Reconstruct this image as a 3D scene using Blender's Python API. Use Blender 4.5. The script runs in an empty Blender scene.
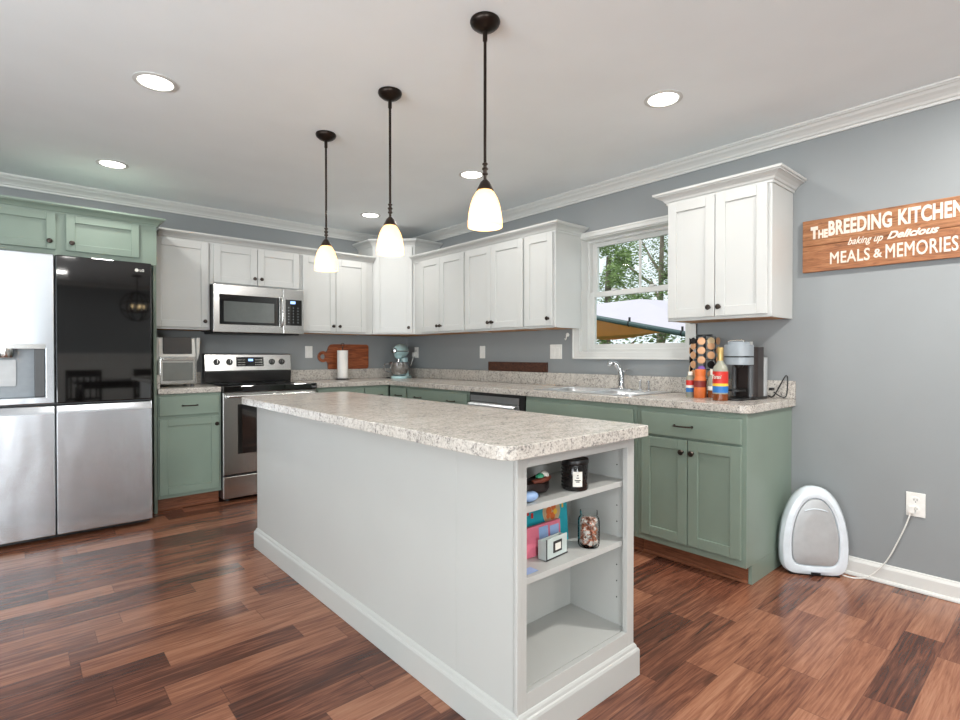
import bpy, bmesh, math, random
from mathutils import Vector, Matrix
random.seed(7)
S = bpy.context.scene
COL = S.collection
PI = math.pi

def lin(c):
    return tuple(((v/255)/12.92 if v/255 <= .04045 else ((v/255+.055)/1.055)**2.4) for v in c)

# ------------------------------------------------------------------ camera
cam = bpy.data.cameras.new('camera'); cam.lens = 528.5/960*36; cam.sensor_width = 36; cam.clip_end = 200
co = bpy.data.objects.new('camera', cam); COL.objects.link(co)
co.location = (-3.3261, -5.0713, 1.1651); co.rotation_euler = (PI/2-.010, 0, -.7179)
S.camera = co
# ------------------------------------------------------------------ world, light, exposure
w = bpy.data.worlds.new('world'); S.world = w; w.use_nodes = True
bg = w.node_tree.nodes['Background']; bg.inputs[0].default_value = (.86, .93, 1, 1); bg.inputs[1].default_value = 1.05
S.view_settings.view_transform = 'Standard'; S.view_settings.look = 'None'
S.view_settings.gamma = 1; S.view_settings.exposure = 0.32
def area(name, loc, rot, sx, sy, power, color=(1, 1, 1), shape='RECTANGLE', spread=PI):
    l = bpy.data.lights.new(name, 'AREA'); l.shape = shape; l.size = sx
    if shape == 'RECTANGLE': l.size_y = sy
    l.energy = power; l.color = color; l.spread = spread
    o = bpy.data.objects.new(name, l); COL.objects.link(o); o.location = loc; o.rotation_euler = rot
    return o
# area lamps added outside the unseen windows, tilted up to brighten the ceiling
area('added_daylight_left', (-6.3, -4.6, 1.0), (0, -PI/2-.62, 0), 2.2, 3.6, 175, (.92, .97, 1))
area('added_daylight_rear', (-4.95, -8.8, 1.15), (PI/2+.40, 0, 0), 1.25, 2.2, 225, (.92, .97, 1))
sun = bpy.data.lights.new('sun', 'SUN'); sun.energy = 1.6; sun.angle = .05; sun.color = (1, .96, .9)
so = bpy.data.objects.new('sun', sun); COL.objects.link(so); so.rotation_euler = (math.radians(38), 0, math.radians(-160))

# ------------------------------------------------------------------ materials
def nm(name):
    m = bpy.data.materials.new(name); m.use_nodes = True
    nt = m.node_tree; b = nt.nodes['Principled BSDF']
    return m, nt, b
def N(nt, t, **k):
    n = nt.nodes.new(t)
    for a, v in k.items(): setattr(n, a, v)
    return n
def L(nt, a, b): nt.links.new(a, b)
def coords(nt, scale=(1, 1, 1), kind='Object'):
    tc = N(nt, 'ShaderNodeTexCoord'); mp = N(nt, 'ShaderNodeMapping'); mp.inputs['Scale'].default_value = scale
    L(nt, tc.outputs[kind], mp.inputs['Vector']); return mp.outputs['Vector']
def noise(nt, vec, sc, det=3, rough=.5, dist=0):
    n = N(nt, 'ShaderNodeTexNoise'); n.inputs['Scale'].default_value = sc; n.inputs['Detail'].default_value = det
    n.inputs['Roughness'].default_value = rough; n.inputs['Distortion'].default_value = dist
    L(nt, vec, n.inputs['Vector']); return n.outputs['Fac']
def ramp(nt, fac, stops, interp='LINEAR'):
    r = N(nt, 'ShaderNodeValToRGB'); r.color_ramp.interpolation = interp
    els = r.color_ramp.elements
    while len(els) < len(stops): els.new(.5)
    for e, (p, c) in zip(els, stops): e.position = p; e.color = (*lin(c), 1) if max(c) > 1 else (*c, 1)
    L(nt, fac, r.inputs[0]); return r.outputs[0]
def bump(nt, b, h, strength, dist=.002):
    bn = N(nt, 'ShaderNodeBump'); bn.inputs['Strength'].default_value = strength; bn.inputs['Distance'].default_value = dist
    L(nt, h, bn.inputs['Height']); L(nt, bn.outputs[0], b.inputs['Normal'])
def paint(name, c, rough=.5, var=.03, bs=.06, sc=60, spec=.5):
    m, nt, b = nm(name); v = coords(nt)
    c2 = tuple(max(0, x*(1-var)) for x in c)
    L(nt, ramp(nt, noise(nt, v, 3), [(.3, c2), (.7, c)]), b.inputs['Base Color'])
    b.inputs['Roughness'].default_value = rough; b.inputs['Specular IOR Level'].default_value = spec
    bump(nt, b, noise(nt, v, sc, 2), bs, .001); return m
def metal(name, c, rough=.25, stretch=(1, 1, 1), wav=0, wsc=6, var=.05):
    m, nt, b = nm(name); v = coords(nt, stretch)
    L(nt, ramp(nt, noise(nt, v, 40, 2), [(.3, tuple(x*(1-var) for x in c)), (.7, c)]), b.inputs['Base Color'])
    b.inputs['Metallic'].default_value = 1; b.inputs['Roughness'].default_value = rough
    if wav:
        v2 = coords(nt, (1, 1, .28)); bump(nt, b, noise(nt, v2, wsc, 1.5, .4, .3), wav, .02)
    return m
def plain(name, c, rough=.5, metallic=0, emit=0, spec=.5, coat=0):
    m, nt, b = nm(name)
    v = coords(nt); L(nt, ramp(nt, noise(nt, v, 25), [(.3, tuple(x*.96 for x in c)), (.7, c)]), b.inputs['Base Color'])
    b.inputs['Roughness'].default_value = rough; b.inputs['Metallic'].default_value = metallic
    b.inputs['Specular IOR Level'].default_value = spec; b.inputs['Coat Weight'].default_value = coat
    if emit:
        b.inputs['Emission Color'].default_value = (*lin(c), 1); b.inputs['Emission Strength'].default_value = emit
    return m
M = {}
M['wall'] = paint('grey_wall_paint', (139, 143, 144), .55, .02, .12, 220)
M['ceiling'] = paint('ceiling_paint', (242, 247, 248), .85, .015, .1, 160)
M['trim'] = paint('white_trim_paint', (212, 212, 208), .35, .01, .03)
M['white'] = paint('white_cabinet_paint', (198, 199, 196), .32, .02, .04)
M['green'] = paint('sage_green_cabinet_paint', (130, 146, 133), .33, .05, .05)
M['island'] = paint('white_island_paint', (184, 185, 181), .4, .015, .04)
M['steel'] = metal('brushed_stainless', (205, 205, 203), .22, (1, 1, 60))
M['fsteel'] = metal('fridge_stainless', (206, 211, 216), .27, (1, 1, 30), .32, 5)
M['sinksteel'] = metal('satin_sink_steel', (232, 234, 236), .38)
M['silver'] = plain('silver_plastic', (188, 188, 184), .35, .4)
M['dwsteel'] = plain('dark_satin_steel', (150, 150, 150), .42, .85)
M['chrome'] = metal('chrome', (196, 198, 200), .14)
M['bronze'] = plain('dark_bronze', (46, 38, 33), .35, .8)
M['knob'] = plain('pewter_knob', (70, 62, 57), .3, .9)
M['black'] = plain('black_plastic', (22, 21, 21), .35)
M['bglass'] = plain('black_glass', (8, 7, 7), .04, 0, 0, .7, .4)
M['gglass'] = plain('grey_oven_glass', (104, 108, 105), .06, .3, 0, .9, 1)
M['grey'] = plain('grey_plastic', (150, 158, 164), .35)
M['dgrey'] = plain('dark_grey_plastic', (84, 86, 88), .4)
M['plate'] = plain('white_plastic', (232, 231, 226), .3)
M['vac'] = plain('glossy_white_plastic', (222, 230, 236), .22)
M['vacpanel'] = plain('silver_grey_plastic', (186, 189, 190), .4, .2)
M['paper'] = paint('white_paper', (240, 238, 234), .9, .02, .3, 120)
M['mixer'] = plain('pale_blue_enamel', (186, 220, 222), .15)
M['gold'] = plain('gold_foil', (190, 160, 100), .3, .6)
M['red'] = plain('red_label', (200, 45, 35), .45)
M['blue'] = plain('blue_label', (40, 110, 180), .45)
M['yellow'] = plain('yellow_label', (235, 190, 60), .45)
M['orange'] = plain('orange_label', (215, 110, 50), .45)
M['maroon'] = plain('maroon_label', (120, 35, 30), .45)
M['whitelab'] = plain('white_label', (235, 232, 222), .5)
M['syrup'] = plain('amber_syrup', (120, 60, 25), .08)
M['clearb'] = plain('pale_glass', (150, 150, 135), .06)
M['teal'] = plain('teal_card', (28, 160, 175), .5)
M['pink'] = plain('pink_card', (225, 120, 140), .5)
M['skyblue'] = plain('light_blue_plastic', (150, 180, 220), .35)
M['basket'] = plain('pale_grey_wicker', (190, 200, 196), .6)
M['rust'] = plain('rust_brown', (120, 55, 35), .5)
M['dbrown'] = plain('dark_brown', (38, 24, 22), .35)
M['mint'] = plain('mint_green', (70, 170, 130), .45)
M['lettering'] = plain('white_paint_lettering', (218, 208, 194), .6)
M['inkdark'] = plain('dark_ink', (50, 48, 46), .6)
M['display'] = plain('lit_display', (150, 190, 255), .4, 0, 1.2)
M['lamp_disc'] = plain('lit_led_disc', (255, 252, 244), .5, 0, 7)
M['bulb'] = plain('lit_bulb', (255, 225, 170), .5, 0, 6)
M['awning_white'] = paint('white_canvas', (205, 198, 208), .8, .02, .1)
M['awning_orange'] = paint('orange_canvas', (232, 150, 82), .8, .06, .1)
M['pipe'] = plain('grey_green_tube', (72, 92, 92), .4, .4)
M['bark'] = paint('tree_bark', (150, 136, 120), .9, .4, .8, 12)
M['lawn'] = paint('lawn_grass', (96, 122, 62), .95, .4, .6, 30)
M['copper'] = plain('copper_foil', (200, 152, 112), .4, .15)
M['purple'] = plain('purple_foil', (95, 60, 120), .3, .5)
M['bfoil'] = plain('black_foil', (38, 34, 34), .3, .5)
M['cream'] = plain('cream_foil', (215, 190, 150), .35, .4)
M['dwood'] = None

def wood(name, cols, axis=(1, 14, 14), sc=5, rough=.45, bs=.15, lo=.3, hi=.7):
    m, nt, b = nm(name); v = coords(nt, axis)
    f = noise(nt, v, sc, 6, .65, 1.2)
    L(nt, ramp(nt, f, [(lo, cols[0]), ((lo+hi)/2, cols[1]), (hi, cols[2])]), b.inputs['Base Color'])
    b.inputs['Roughness'].default_value = rough; bump(nt, b, f, bs, .001); return m
M['board'] = wood('cherry_cutting_board', [(88, 40, 20), (135, 70, 38), (170, 100, 60)], (1, 9, 9), 4, .4)
M['sign'] = wood('orange_stained_board', [(96, 60, 36), (150, 98, 60), (176, 126, 86)], (12, 1.2, 12), 6, .6, .3)
M['sign2'] = wood('orange_stained_board_lower', [(94, 57, 34), (146, 92, 55), (168, 118, 78)], (12, 1.1, 12), 7, .6, .3)
M['dwood'] = wood('dark_carved_wood', [(34, 18, 12), (70, 38, 24), (100, 58, 38)], (8, 4, 8), 8, .6, .5)
M['toe'] = wood('brown_toe_kick_wood', [(92, 52, 34), (128, 78, 54), (150, 98, 70)], (2, 2, 30), 4, .4)
M['underside'] = wood('bare_maple_underside', [(160, 105, 60), (190, 135, 85), (205, 155, 105)], (3, 3, 3), 4, .6)
M['chairwood'] = wood('black_stained_wood', [(12, 9, 8), (24, 18, 15), (34, 26, 22)], (2, 2, 12), 4, .3)

def counter_mat():
    m, nt, b = nm('speckled_laminate'); v = coords(nt)
    a = noise(nt, v, 150, 3, .7); c = noise(nt, v, 60, 4, .65, .4); s = noise(nt, coords(nt, (1, 2.6, 1)), 7, 6, .6, .8)
    mx = N(nt, 'ShaderNodeMix', data_type='FLOAT'); mx.inputs[0].default_value = .42
    L(nt, a, mx.inputs[2]); L(nt, c, mx.inputs[3])
    mx2 = N(nt, 'ShaderNodeMix', data_type='FLOAT'); mx2.inputs[0].default_value = .2
    L(nt, mx.outputs[0], mx2.inputs[2]); L(nt, s, mx2.inputs[3])
    L(nt, ramp(nt, mx2.outputs[0], [(.38, (104, 101, 101)), (.43, (144, 139, 135)), (.475, (180, 174, 165)), (.53, (199, 193, 184)), (.66, (212, 208, 201))]), b.inputs['Base Color'])
    b.inputs['Roughness'].default_value = .2; bump(nt, b, a, .03, .001); return m
M['counter'] = counter_mat()

def floor_mat():
    m, nt, b = nm('walnut_laminate_planks')
    W, LEN = .125, 1.22
    tc = N(nt, 'ShaderNodeTexCoord'); sp = N(nt, 'ShaderNodeSeparateXYZ'); L(nt, tc.outputs['Object'], sp.inputs[0])
    def mth(op, a, bb=None, c=None):
        n = N(nt, 'ShaderNodeMath', operation=op)
        for i, x in enumerate((a, bb, c)):
            if x is None: continue
            if isinstance(x, (int, float)): n.inputs[i].default_value = x
            else: L(nt, x, n.inputs[i])
        return n.outputs[0]
    yy = mth('DIVIDE', mth('ADD', sp.outputs['Y'], 4.33+20*W), W)
    row = mth('FLOOR', yy)
    wn = N(nt, 'ShaderNodeTexWhiteNoise', noise_dimensions='1D'); L(nt, row, wn.inputs['W'])
    xx = mth('ADD', mth('DIVIDE', sp.outputs['X'], LEN), mth('MULTIPLY', wn.outputs['Value'], 3.7))
    # each printed plank splits again into shorter strips
    xx2 = mth('MULTIPLY', xx, 1.9)
    colu = mth('FLOOR', xx2)
    cb = N(nt, 'ShaderNodeCombineXYZ'); L(nt, row, cb.inputs[0]); L(nt, colu, cb.inputs[1])
    wc = N(nt, 'ShaderNodeTexWhiteNoise', noise_dimensions='2D'); L(nt, cb.outputs[0], wc.inputs['Vector'])
    rv = wc.outputs['Value']
    # grain: long along x, shifted per plank
    off = N(nt, 'ShaderNodeCombineXYZ'); L(nt, mth('MULTIPLY', rv, 37.0), off.inputs[0]); L(nt, mth('MULTIPLY', rv, 11.0), off.inputs[2])
    vs = N(nt, 'ShaderNodeVectorMath', operation='MULTIPLY'); vs.inputs[1].default_value = (1.6, 22, 1); L(nt, tc.outputs['Object'], vs.inputs[0])
    va = N(nt, 'ShaderNodeVectorMath', operation='ADD'); L(nt, vs.outputs[0], va.inputs[0]); L(nt, off.outputs[0], va.inputs[1])
    g1 = noise(nt, va.outputs[0], 1.3, 8, .62, 1.6)
    vs2 = N(nt, 'ShaderNodeVectorMath', operation='MULTIPLY'); vs2.inputs[1].default_value = (4, 110, 1); L(nt, tc.outputs['Object'], vs2.inputs[0])
    va2 = N(nt, 'ShaderNodeVectorMath', operation='ADD'); L(nt, vs2.outputs[0], va2.inputs[0]); L(nt, off.outputs[0], va2.inputs[1])
    g2 = noise(nt, va2.outputs[0], 1.5, 4, .6, .4)
    f = mth('ADD', mth('ADD', mth('MULTIPLY', g1, .50), mth('MULTIPLY', g2, .28)), mth('MULTIPLY', mth('SUBTRACT', rv, .02), .23))
    c = ramp(nt, f, [(.30, (60, 36, 31)), (.41, (88, 54, 42)), (.49, (118, 74, 56)), (.57, (142, 94, 71)), (.7, (166, 118, 92))])
    ey = mth('ABSOLUTE', mth('SUBTRACT', mth('FRACT', yy), .5)); ex = mth('ABSOLUTE', mth('SUBTRACT', mth('FRACT', xx2), .5))
    gap = mth('MAXIMUM', mth('GREATER_THAN', ey, .491), mth('GREATER_THAN', ex, .4975))
    mix = N(nt, 'ShaderNodeMix', data_type='RGBA'); L(nt, mth('MULTIPLY', gap, .4), mix.inputs[0]); L(nt, c, mix.inputs[6])
    mix.inputs[7].default_value = (*lin((45, 28, 22)), 1)
    L(nt, mix.outputs[2], b.inputs['Base Color'])
    b.inputs['Roughness'].default_value = .23; b.inputs['Specular IOR Level'].default_value = .42
    hh = mth('SUBTRACT', mth('MULTIPLY', g2, .25), gap); bump(nt, b, hh, .12, .001)
    return m
M['floor'] = floor_mat()

def glass_mat(name='window_glass', fac=.08, tint=(.97, .99, .98)):
    m, nt, b = nm(name); nt.nodes.remove(b)
    t = N(nt, 'ShaderNodeBsdfTransparent'); t.inputs[0].default_value = (*tint, 1)
    g = N(nt, 'ShaderNodeBsdfGlossy'); g.inputs['Roughness'].default_value = .02
    mx = N(nt, 'ShaderNodeMixShader'); lw = N(nt, 'ShaderNodeLayerWeight'); lw.inputs[0].default_value = fac*2
    L(nt, lw.outputs['Fresnel'], mx.inputs[0]); L(nt, t.outputs[0], mx.inputs[1]); L(nt, g.outputs[0], mx.inputs[2])
    L(nt, mx.outputs[0], nt.nodes['Material Output'].inputs[0]); return m
M['glass'] = glass_mat()
M['jarglass'] = glass_mat('jar_glass', .05, (.98, .985, .98))
def shade_mat():
    m, nt, b = nm('frosted_amber_glass'); nt.nodes.remove(b)
    tr = N(nt, 'ShaderNodeBsdfTranslucent'); tr.inputs[0].default_value = (1, .84, .58, 1)
    df = N(nt, 'ShaderNodeBsdfDiffuse'); df.inputs[0].default_value = (.9, .82, .7, 1)
    em = N(nt, 'ShaderNodeEmission'); em.inputs[0].default_value = (1, .66, .34, 1); em.inputs[1].default_value = .4
    a = N(nt, 'ShaderNodeMixShader'); a.inputs[0].default_value = .4
    L(nt, tr.outputs[0], a.inputs[1]); L(nt, df.outputs[0], a.inputs[2])
    s = N(nt, 'ShaderNodeAddShader'); L(nt, a.outputs[0], s.inputs[0]); L(nt, em.outputs[0], s.inputs[1])
    L(nt, s.outputs[0], nt.nodes['Material Output'].inputs[0]); return m
M['shade'] = shade_mat()
def leaf_mat(name, c1, c2):
    m, nt, b = nm(name); v = coords(nt)
    L(nt, ramp(nt, noise(nt, v, 3.5, 4, .7), [(.35, c1), (.65, c2)]), b.inputs['Base Color'])
    b.inputs['Roughness'].default_value = .6; b.inputs['Subsurface Weight'].default_value = 0
    return m
M['leaf'] = leaf_mat('green_leaves', (96, 122, 66), (178, 200, 132))
M['leaf2'] = leaf_mat('dark_green_leaves', (84, 106, 66), (150, 174, 112))

# ------------------------------------------------------------------ mesh helpers
def nb(): return bmesh.new()
def bx(bm, x0, x1, y0, y1, z0, z1):
    v = [bm.verts.new((x, y, z)) for x in (min(x0, x1), max(x0, x1)) for y in (min(y0, y1), max(y0, y1)) for z in (min(z0, z1), max(z0, z1))]
    for f in ((0, 1, 3, 2), (4, 6, 7, 5), (0, 4, 5, 1), (2, 3, 7, 6), (0, 2, 6, 4), (1, 5, 7, 3)): bm.faces.new([v[i] for i in f])
    return v
def lathe(bm, prof, c=(0, 0, 0), segs=24, axis='z', mat=None):
    """prof: (r, h) pairs along the axis"""
    rings = []
    for r, h in prof:
        ring = []
        n = 1 if r < 1e-5 else segs
        for i in range(n):
            a = 2*PI*i/segs; p = Vector((r*math.cos(a), r*math.sin(a), h))
            if axis == '-y': p = Vector((p.x, -p.z, p.y))
            elif axis == '-x': p = Vector((-p.z, p.x, p.y))
            elif axis == 'x': p = Vector((p.z, p.x, p.y))
            if mat is not None: p = mat @ p
            ring.append(bm.verts.new(p + Vector(c)))
        rings.append(ring)
    for a, b in zip(rings, rings[1:]):
        for i in range(segs):
            j = (i+1) % segs
            if len(a) == 1 and len(b) == 1: continue
            if len(a) == 1: bm.faces.new((a[0], b[i], b[j]))
            elif len(b) == 1: bm.faces.new((a[i], a[j], b[0]))
            else: bm.faces.new((a[i], a[j], b[j], b[i]))
    if len(rings[0]) > 1: bm.faces.new(rings[0][::-1])
    if len(rings[-1]) > 1: bm.faces.new(rings[-1])
def shell(bm, prof, c=(0, 0, 0), segs=32, t=.002):
    """open lathe without caps: profile goes out and back inside"""
    inner = [(max(r-t, .001), h) for r, h in reversed(prof)]
    full = prof + inner + [prof[0]]
    rings = [[bm.verts.new((c[0]+r*math.cos(2*PI*i/segs), c[1]+r*math.sin(2*PI*i/segs), c[2]+h)) for i in range(segs)] for r, h in full[:-1]]
    rings.append(rings[0])
    for a, b in zip(rings, rings[1:]):
        for i in range(segs):
            j = (i+1) % segs; bm.faces.new((a[i], a[j], b[j], b[i]))
def smoothpts(pts, n=6):
    pts = [Vector(p) for p in pts]; out = []
    for i in range(len(pts)-1):
        p0 = pts[max(i-1, 0)]; p1 = pts[i]; p2 = pts[i+1]; p3 = pts[min(i+2, len(pts)-1)]
        for k in range(n):
            t = k/n
            out.append(.5*((2*p1)+(-p0+p2)*t+(2*p0-5*p1+4*p2-p3)*t*t+(-p0+3*p1-3*p2+p3)*t**3))
    return out+[pts[-1]]
def tube(bm, pts, r, segs=8, closed=False):
    pts = [Vector(p) for p in pts]; n = len(pts); rings = []; up = None
    for i, p in enumerate(pts):
        if closed: t = pts[(i+1) % n]-pts[i-1]
        else: t = pts[min(i+1, n-1)]-pts[max(i-1, 0)]
        t.normalize()
        if up is None:
            up = Vector((0, 0, 1)) if abs(t.z) < .9 else Vector((1, 0, 0))
        up = (up-t*up.dot(t)).normalized(); s = t.cross(up)
        rr = r[i] if isinstance(r, (list, tuple)) else r
        rings.append([bm.verts.new(p+up*rr*math.cos(2*PI*k/segs)+s*rr*math.sin(2*PI*k/segs)) for k in range(segs)])
    pairs = list(zip(rings, rings[1:]))
    if closed: pairs.append((rings[-1], rings[0]))
    for a, b in pairs:
        for k in range(segs):
            j = (k+1) % segs; bm.faces.new((a[k], a[j], b[j], b[k]))
    if not closed: bm.faces.new(rings[0][::-1]); bm.faces.new(rings[-1])
def prism(bm, outer, z0, z1, holes=(), mp=None):
    mp = mp or (lambda u, v, w_: (u, v, w_))
    loops = [outer]+list(holes); caps = []
    for z in (z0, z1):
        vs = []; es = []
        for lp in loops:
            vv = [bm.verts.new(mp(u, v, z)) for u, v in lp]
            es += [bm.edges.new((vv[i], vv[(i+1) % len(vv)])) for i in range(len(vv))]
            vs.append(vv)
        bmesh.ops.triangle_fill(bm, use_beauty=True, use_dissolve=False, edges=es)
        caps.append(vs)
    for a, b in zip(caps[0], caps[1]):
        n = len(a)
        for i in range(n): bm.faces.new((a[i], a[(i+1) % n], b[(i+1) % n], b[i]))
    bmesh.ops.recalc_face_normals(bm, faces=bm.faces)
def sweep(bm, path, prof, closed=False, side=1):
    """sweep profile (out, z) along a 2D path; out is to the right of travel when side=1"""
    n = len(path); P = [Vector(p) for p in path]; rows = []
    for i in range(n):
        d1 = (P[i]-P[i-1]).normalized() if (i > 0 or closed) else None
        d2 = (P[(i+1) % n]-P[i]).normalized() if (i < n-1 or closed) else None
        if d1 is None: d1 = d2
        if d2 is None: d2 = d1
        n1 = Vector((d1.y, -d1.x))*side; n2 = Vector((d2.y, -d2.x))*side
        m = (n1+n2).normalized(); k = 1/max(m.dot(n1), .2)
        rows.append([bm.verts.new((P[i].x+m.x*o*k, P[i].y+m.y*o*k, z)) for o, z in prof])
    q = len(prof); prs = list(zip(rows, rows[1:]))
    if closed: prs.append((rows[-1], rows[0]))
    for a, b in prs:
        for j in range(q):
            jj = (j+1) % q; bm.faces.new((a[j], a[jj], b[jj], b[j]))
    if not closed: bm.faces.new(rows[0][::-1]); bm.faces.new(rows[-1])
    bmesh.ops.recalc_face_normals(bm, faces=bm.faces)
def ell(bm, c, r, segs=20, rot=None):
    g = bmesh.ops.create_uvsphere(bm, u_segments=segs, v_segments=segs//2+2, radius=1)
    mt = Matrix.Translation(c) @ (rot or Matrix.Identity(4)) @ Matrix.Diagonal((*r, 1))
    bmesh.ops.transform(bm, matrix=mt, verts=g['verts'])
def mk(name, bm, mat, parent=None, bev=0, seg=2, smooth=False, xf=None, label=None):
    if xf is not None: bmesh.ops.transform(bm, matrix=xf, verts=bm.verts)
    if smooth:
        bmesh.ops.recalc_face_normals(bm, faces=bm.faces)
        for f in bm.faces: f.smooth = True
        for e in bm.edges:
            if len(e.link_faces) == 2 and e.calc_face_angle(0) > .65: e.smooth = False
    me = bpy.data.meshes.new(name); bm.to_mesh(me); bm.free()
    me.materials.append(M[mat] if isinstance(mat, str) else mat)
    o = bpy.data.objects.new(name, me); COL.objects.link(o)
    if parent is not None: o.parent = parent
    if bev:
        b = o.modifiers.new('bevel', 'BEVEL'); b.width = bev; b.segments = seg; b.limit_method = 'ANGLE'; b.angle_limit = .7
    if label: o['label'] = label
    return o
def tag(o, label, cat, group=None, kind=None):
    o['label'] = label; o['category'] = cat
    if group: o['group'] = group
    if kind: o['kind'] = kind
    return o
def thing(name, label, cat, loc=(0, 0, 0), rz=0, group=None):
    o = bpy.data.objects.new(name, None); COL.objects.link(o); o.empty_display_size = .1
    o.location = loc; o.rotation_euler = (0, 0, rz); tag(o, label, cat, group); return o
def struct(name, bm, mat, parent=None, bev=0):
    o = mk(name, bm, mat, parent, bev)
    if parent is None: o['kind'] = 'structure'
    return o
def sbox(name, mat, *a, bev=0, parent=None):
    bm = nb(); bx(bm, *a); return struct(name, bm, mat, parent, bev)
def bpart(name, mat, parent, *a, bev=0, label=None):
    bm = nb(); bx(bm, *a); return mk(name, bm, mat, parent, bev, label=label)
def copy_tree(o, parent=None):
    c = o.copy(); COL.objects.link(c)
    if parent is not None: c.parent = parent
    for ch in list(o.children): copy_tree(ch, c)
    return c
def rrect(x0, x1, y0, y1, r, n=5, corners=(1, 1, 1, 1)):
    """corners: (x1y0, x1y1, x0y1, x0y0)"""
    out = []
    for k, (cx, cy, a0, px, py) in enumerate(((x1-r, y0+r, -90, x1, y0), (x1-r, y1-r, 0, x1, y1), (x0+r, y1-r, 90, x0, y1), (x0+r, y0+r, 180, x0, y0))):
        if corners[k]:
            for i in range(n+1):
                a = math.radians(a0+90*i/n); out.append((cx+r*math.cos(a), cy+r*math.sin(a)))
        else: out.append((px, py))
    return out
def text_mesh(name, body, size, mat, parent, mtx, ext=.001, off=0, sx=1, shear=0, align='LEFT', space=1, bev=0, label=None, fit=None):
    cu = bpy.data.curves.new(name, 'FONT'); cu.body = body; cu.size = size; cu.extrude = ext; cu.offset = off
    cu.bevel_depth = bev; cu.shear = shear; cu.align_x = align; cu.space_character = space; cu.resolution_u = 3
    o = bpy.data.objects.new('tmp', cu); COL.objects.link(o)
    dg = bpy.context.evaluated_depsgraph_get(); dg.update()
    me = bpy.data.meshes.new_from_object(o.evaluated_get(dg)); bpy.data.objects.remove(o)
    me.name = name; me.materials.clear(); me.materials.append(M[mat])
    if fit:                                            # fit = (width, height): stretch the letters to this size
        xs = [v.co.x for v in me.vertices]; ys = [v.co.y for v in me.vertices]
        kx = fit[0]/(max(xs)-min(xs)); ky = fit[1]/(max(ys)-min(ys)); mx, my = min(xs), min(ys)
        for v in me.vertices: v.co.x = (v.co.x-mx)*kx; v.co.y = (v.co.y-my)*ky
    me.transform(mtx @ Matrix.Diagonal((sx, 1, 1, 1)))
    ob = bpy.data.objects.new(name, me); COL.objects.link(ob)
    if parent is not None: ob.parent = parent
    if label: ob['label'] = label
    return ob
# text upright on a surface that faces -x (reads towards -y), or faces -y (reads towards +x)
FACE_MX = Matrix(((0, 0, -1, 0), (-1, 0, 0, 0), (0, 1, 0, 0), (0, 0, 0, 1)))
FACE_MY = Matrix(((1, 0, 0, 0), (0, 0, -1, 0), (0, 1, 0, 0), (0, 0, 0, 1)))

# ------------------------------------------------------------------ room shell
XL, YR, CH, T = -5.6, -8.2, 2.44, .16
sbox('floor', 'floor', XL-T, T, YR-T, T, -.05, 0)
sbox('ceiling', 'ceiling', XL-T, T, YR-T, T, CH, CH+.1)
sbox('wall_back', 'wall', XL-T, T, 0, T, 0, CH)
WY0, WY1, WZ0, WZ1 = -3.362, -2.460, 1.180, 2.072
bm = nb()
bx(bm, 0, T, YR-T, WY0, 0, CH); bx(bm, 0, T, WY1, 0, 0, CH); bx(bm, 0, T, WY0, WY1, 0, WZ0); bx(bm, 0, T, WY0, WY1, WZ1, CH)
struct('wall_right', bm, 'wall')
bm = nb()
LY0, LY1, LZ0, LZ1 = -6.4, -2.8, .35, 2.35
bx(bm, XL-T, XL, YR-T, LY0, 0, CH); bx(bm, XL-T, XL, LY1, 0, 0, CH); bx(bm, XL-T, XL, LY0, LY1, 0, LZ0); bx(bm, XL-T, XL, LY0, LY1, LZ1, CH)
struct('wall_left', bm, 'wall')
RX0, RX1, RZ0, RZ1 = -5.55, -4.32, .35, 2.35
bm = nb()
bx(bm, XL, RX0, YR-T, YR, 0, CH); bx(bm, RX1, 0, YR-T, YR, 0, CH); bx(bm, RX0, RX1, YR-T, YR, 0, RZ0); bx(bm, RX0, RX1, YR-T, YR, RZ1, CH)
struct('wall_rear', bm, 'wall')
# frames of unseen windows put in beside and behind the camera for light
bm = nb()
for a, b in ((LY0, LY0+.06), (LY1-.06, LY1), ((LY0+LY1)/2-.6-.03, (LY0+LY1)/2-.6+.03), ((LY0+LY1)/2+.6-.03, (LY0+LY1)/2+.6+.03)): bx(bm, XL-.08, XL-.03, a, b, LZ0, LZ1)
bx(bm, XL-.08, XL-.03, LY0, LY1, LZ0, LZ0+.06); bx(bm, XL-.08, XL-.03, LY0, LY1, LZ1-.06, LZ1)
struct('added_window_left', bm, 'trim')
bm = nb()
for a, b in ((RX0, RX0+.06), (RX1-.06, RX1), ((RX0+RX1)/2-.03, (RX0+RX1)/2+.03)): bx(bm, a, b, YR-.08, YR-.03, RZ0, RZ1)
bx(bm, RX0, RX1, YR-.08, YR-.03, RZ0, RZ0+.06); bx(bm, RX0, RX1, YR-.08, YR-.03, RZ1-.06, RZ1)
struct('added_window_rear', bm, 'trim')
# ceiling crown moulding all round
cz = CH-.001
prof = [(0, cz-.078), (.010, cz-.078), (.012, cz-.066), (.020, cz-.062), (.026, cz-.052), (.040, cz-.040), (.056, cz-.030), (.066, cz-.018), (.074, cz-.016), (.078, cz-.010), (.084, cz-.010), (.086, cz), (0, cz)]
bm = nb(); sweep(bm, [(XL, YR), (XL, 0), (0, 0), (0, YR)], prof, True)
struct('trim_1', bm, 'trim')
# baseboards
bprof = [(0, .002), (.024, .002), (.024, .010), (.020, .018), (.014, .020), (.014, .074), (.011, .082), (.008, .086), (.006, .094), (0, .096)]
bm = nb(); sweep(bm, [(0, -3.976), (0, YR)], bprof); struct('baseboard_right', bm, 'trim')
bm = nb(); sweep(bm, [(XL, YR), (XL, 0), (-3.60, 0)], bprof); struct('baseboard_left', bm, 'trim')
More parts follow.
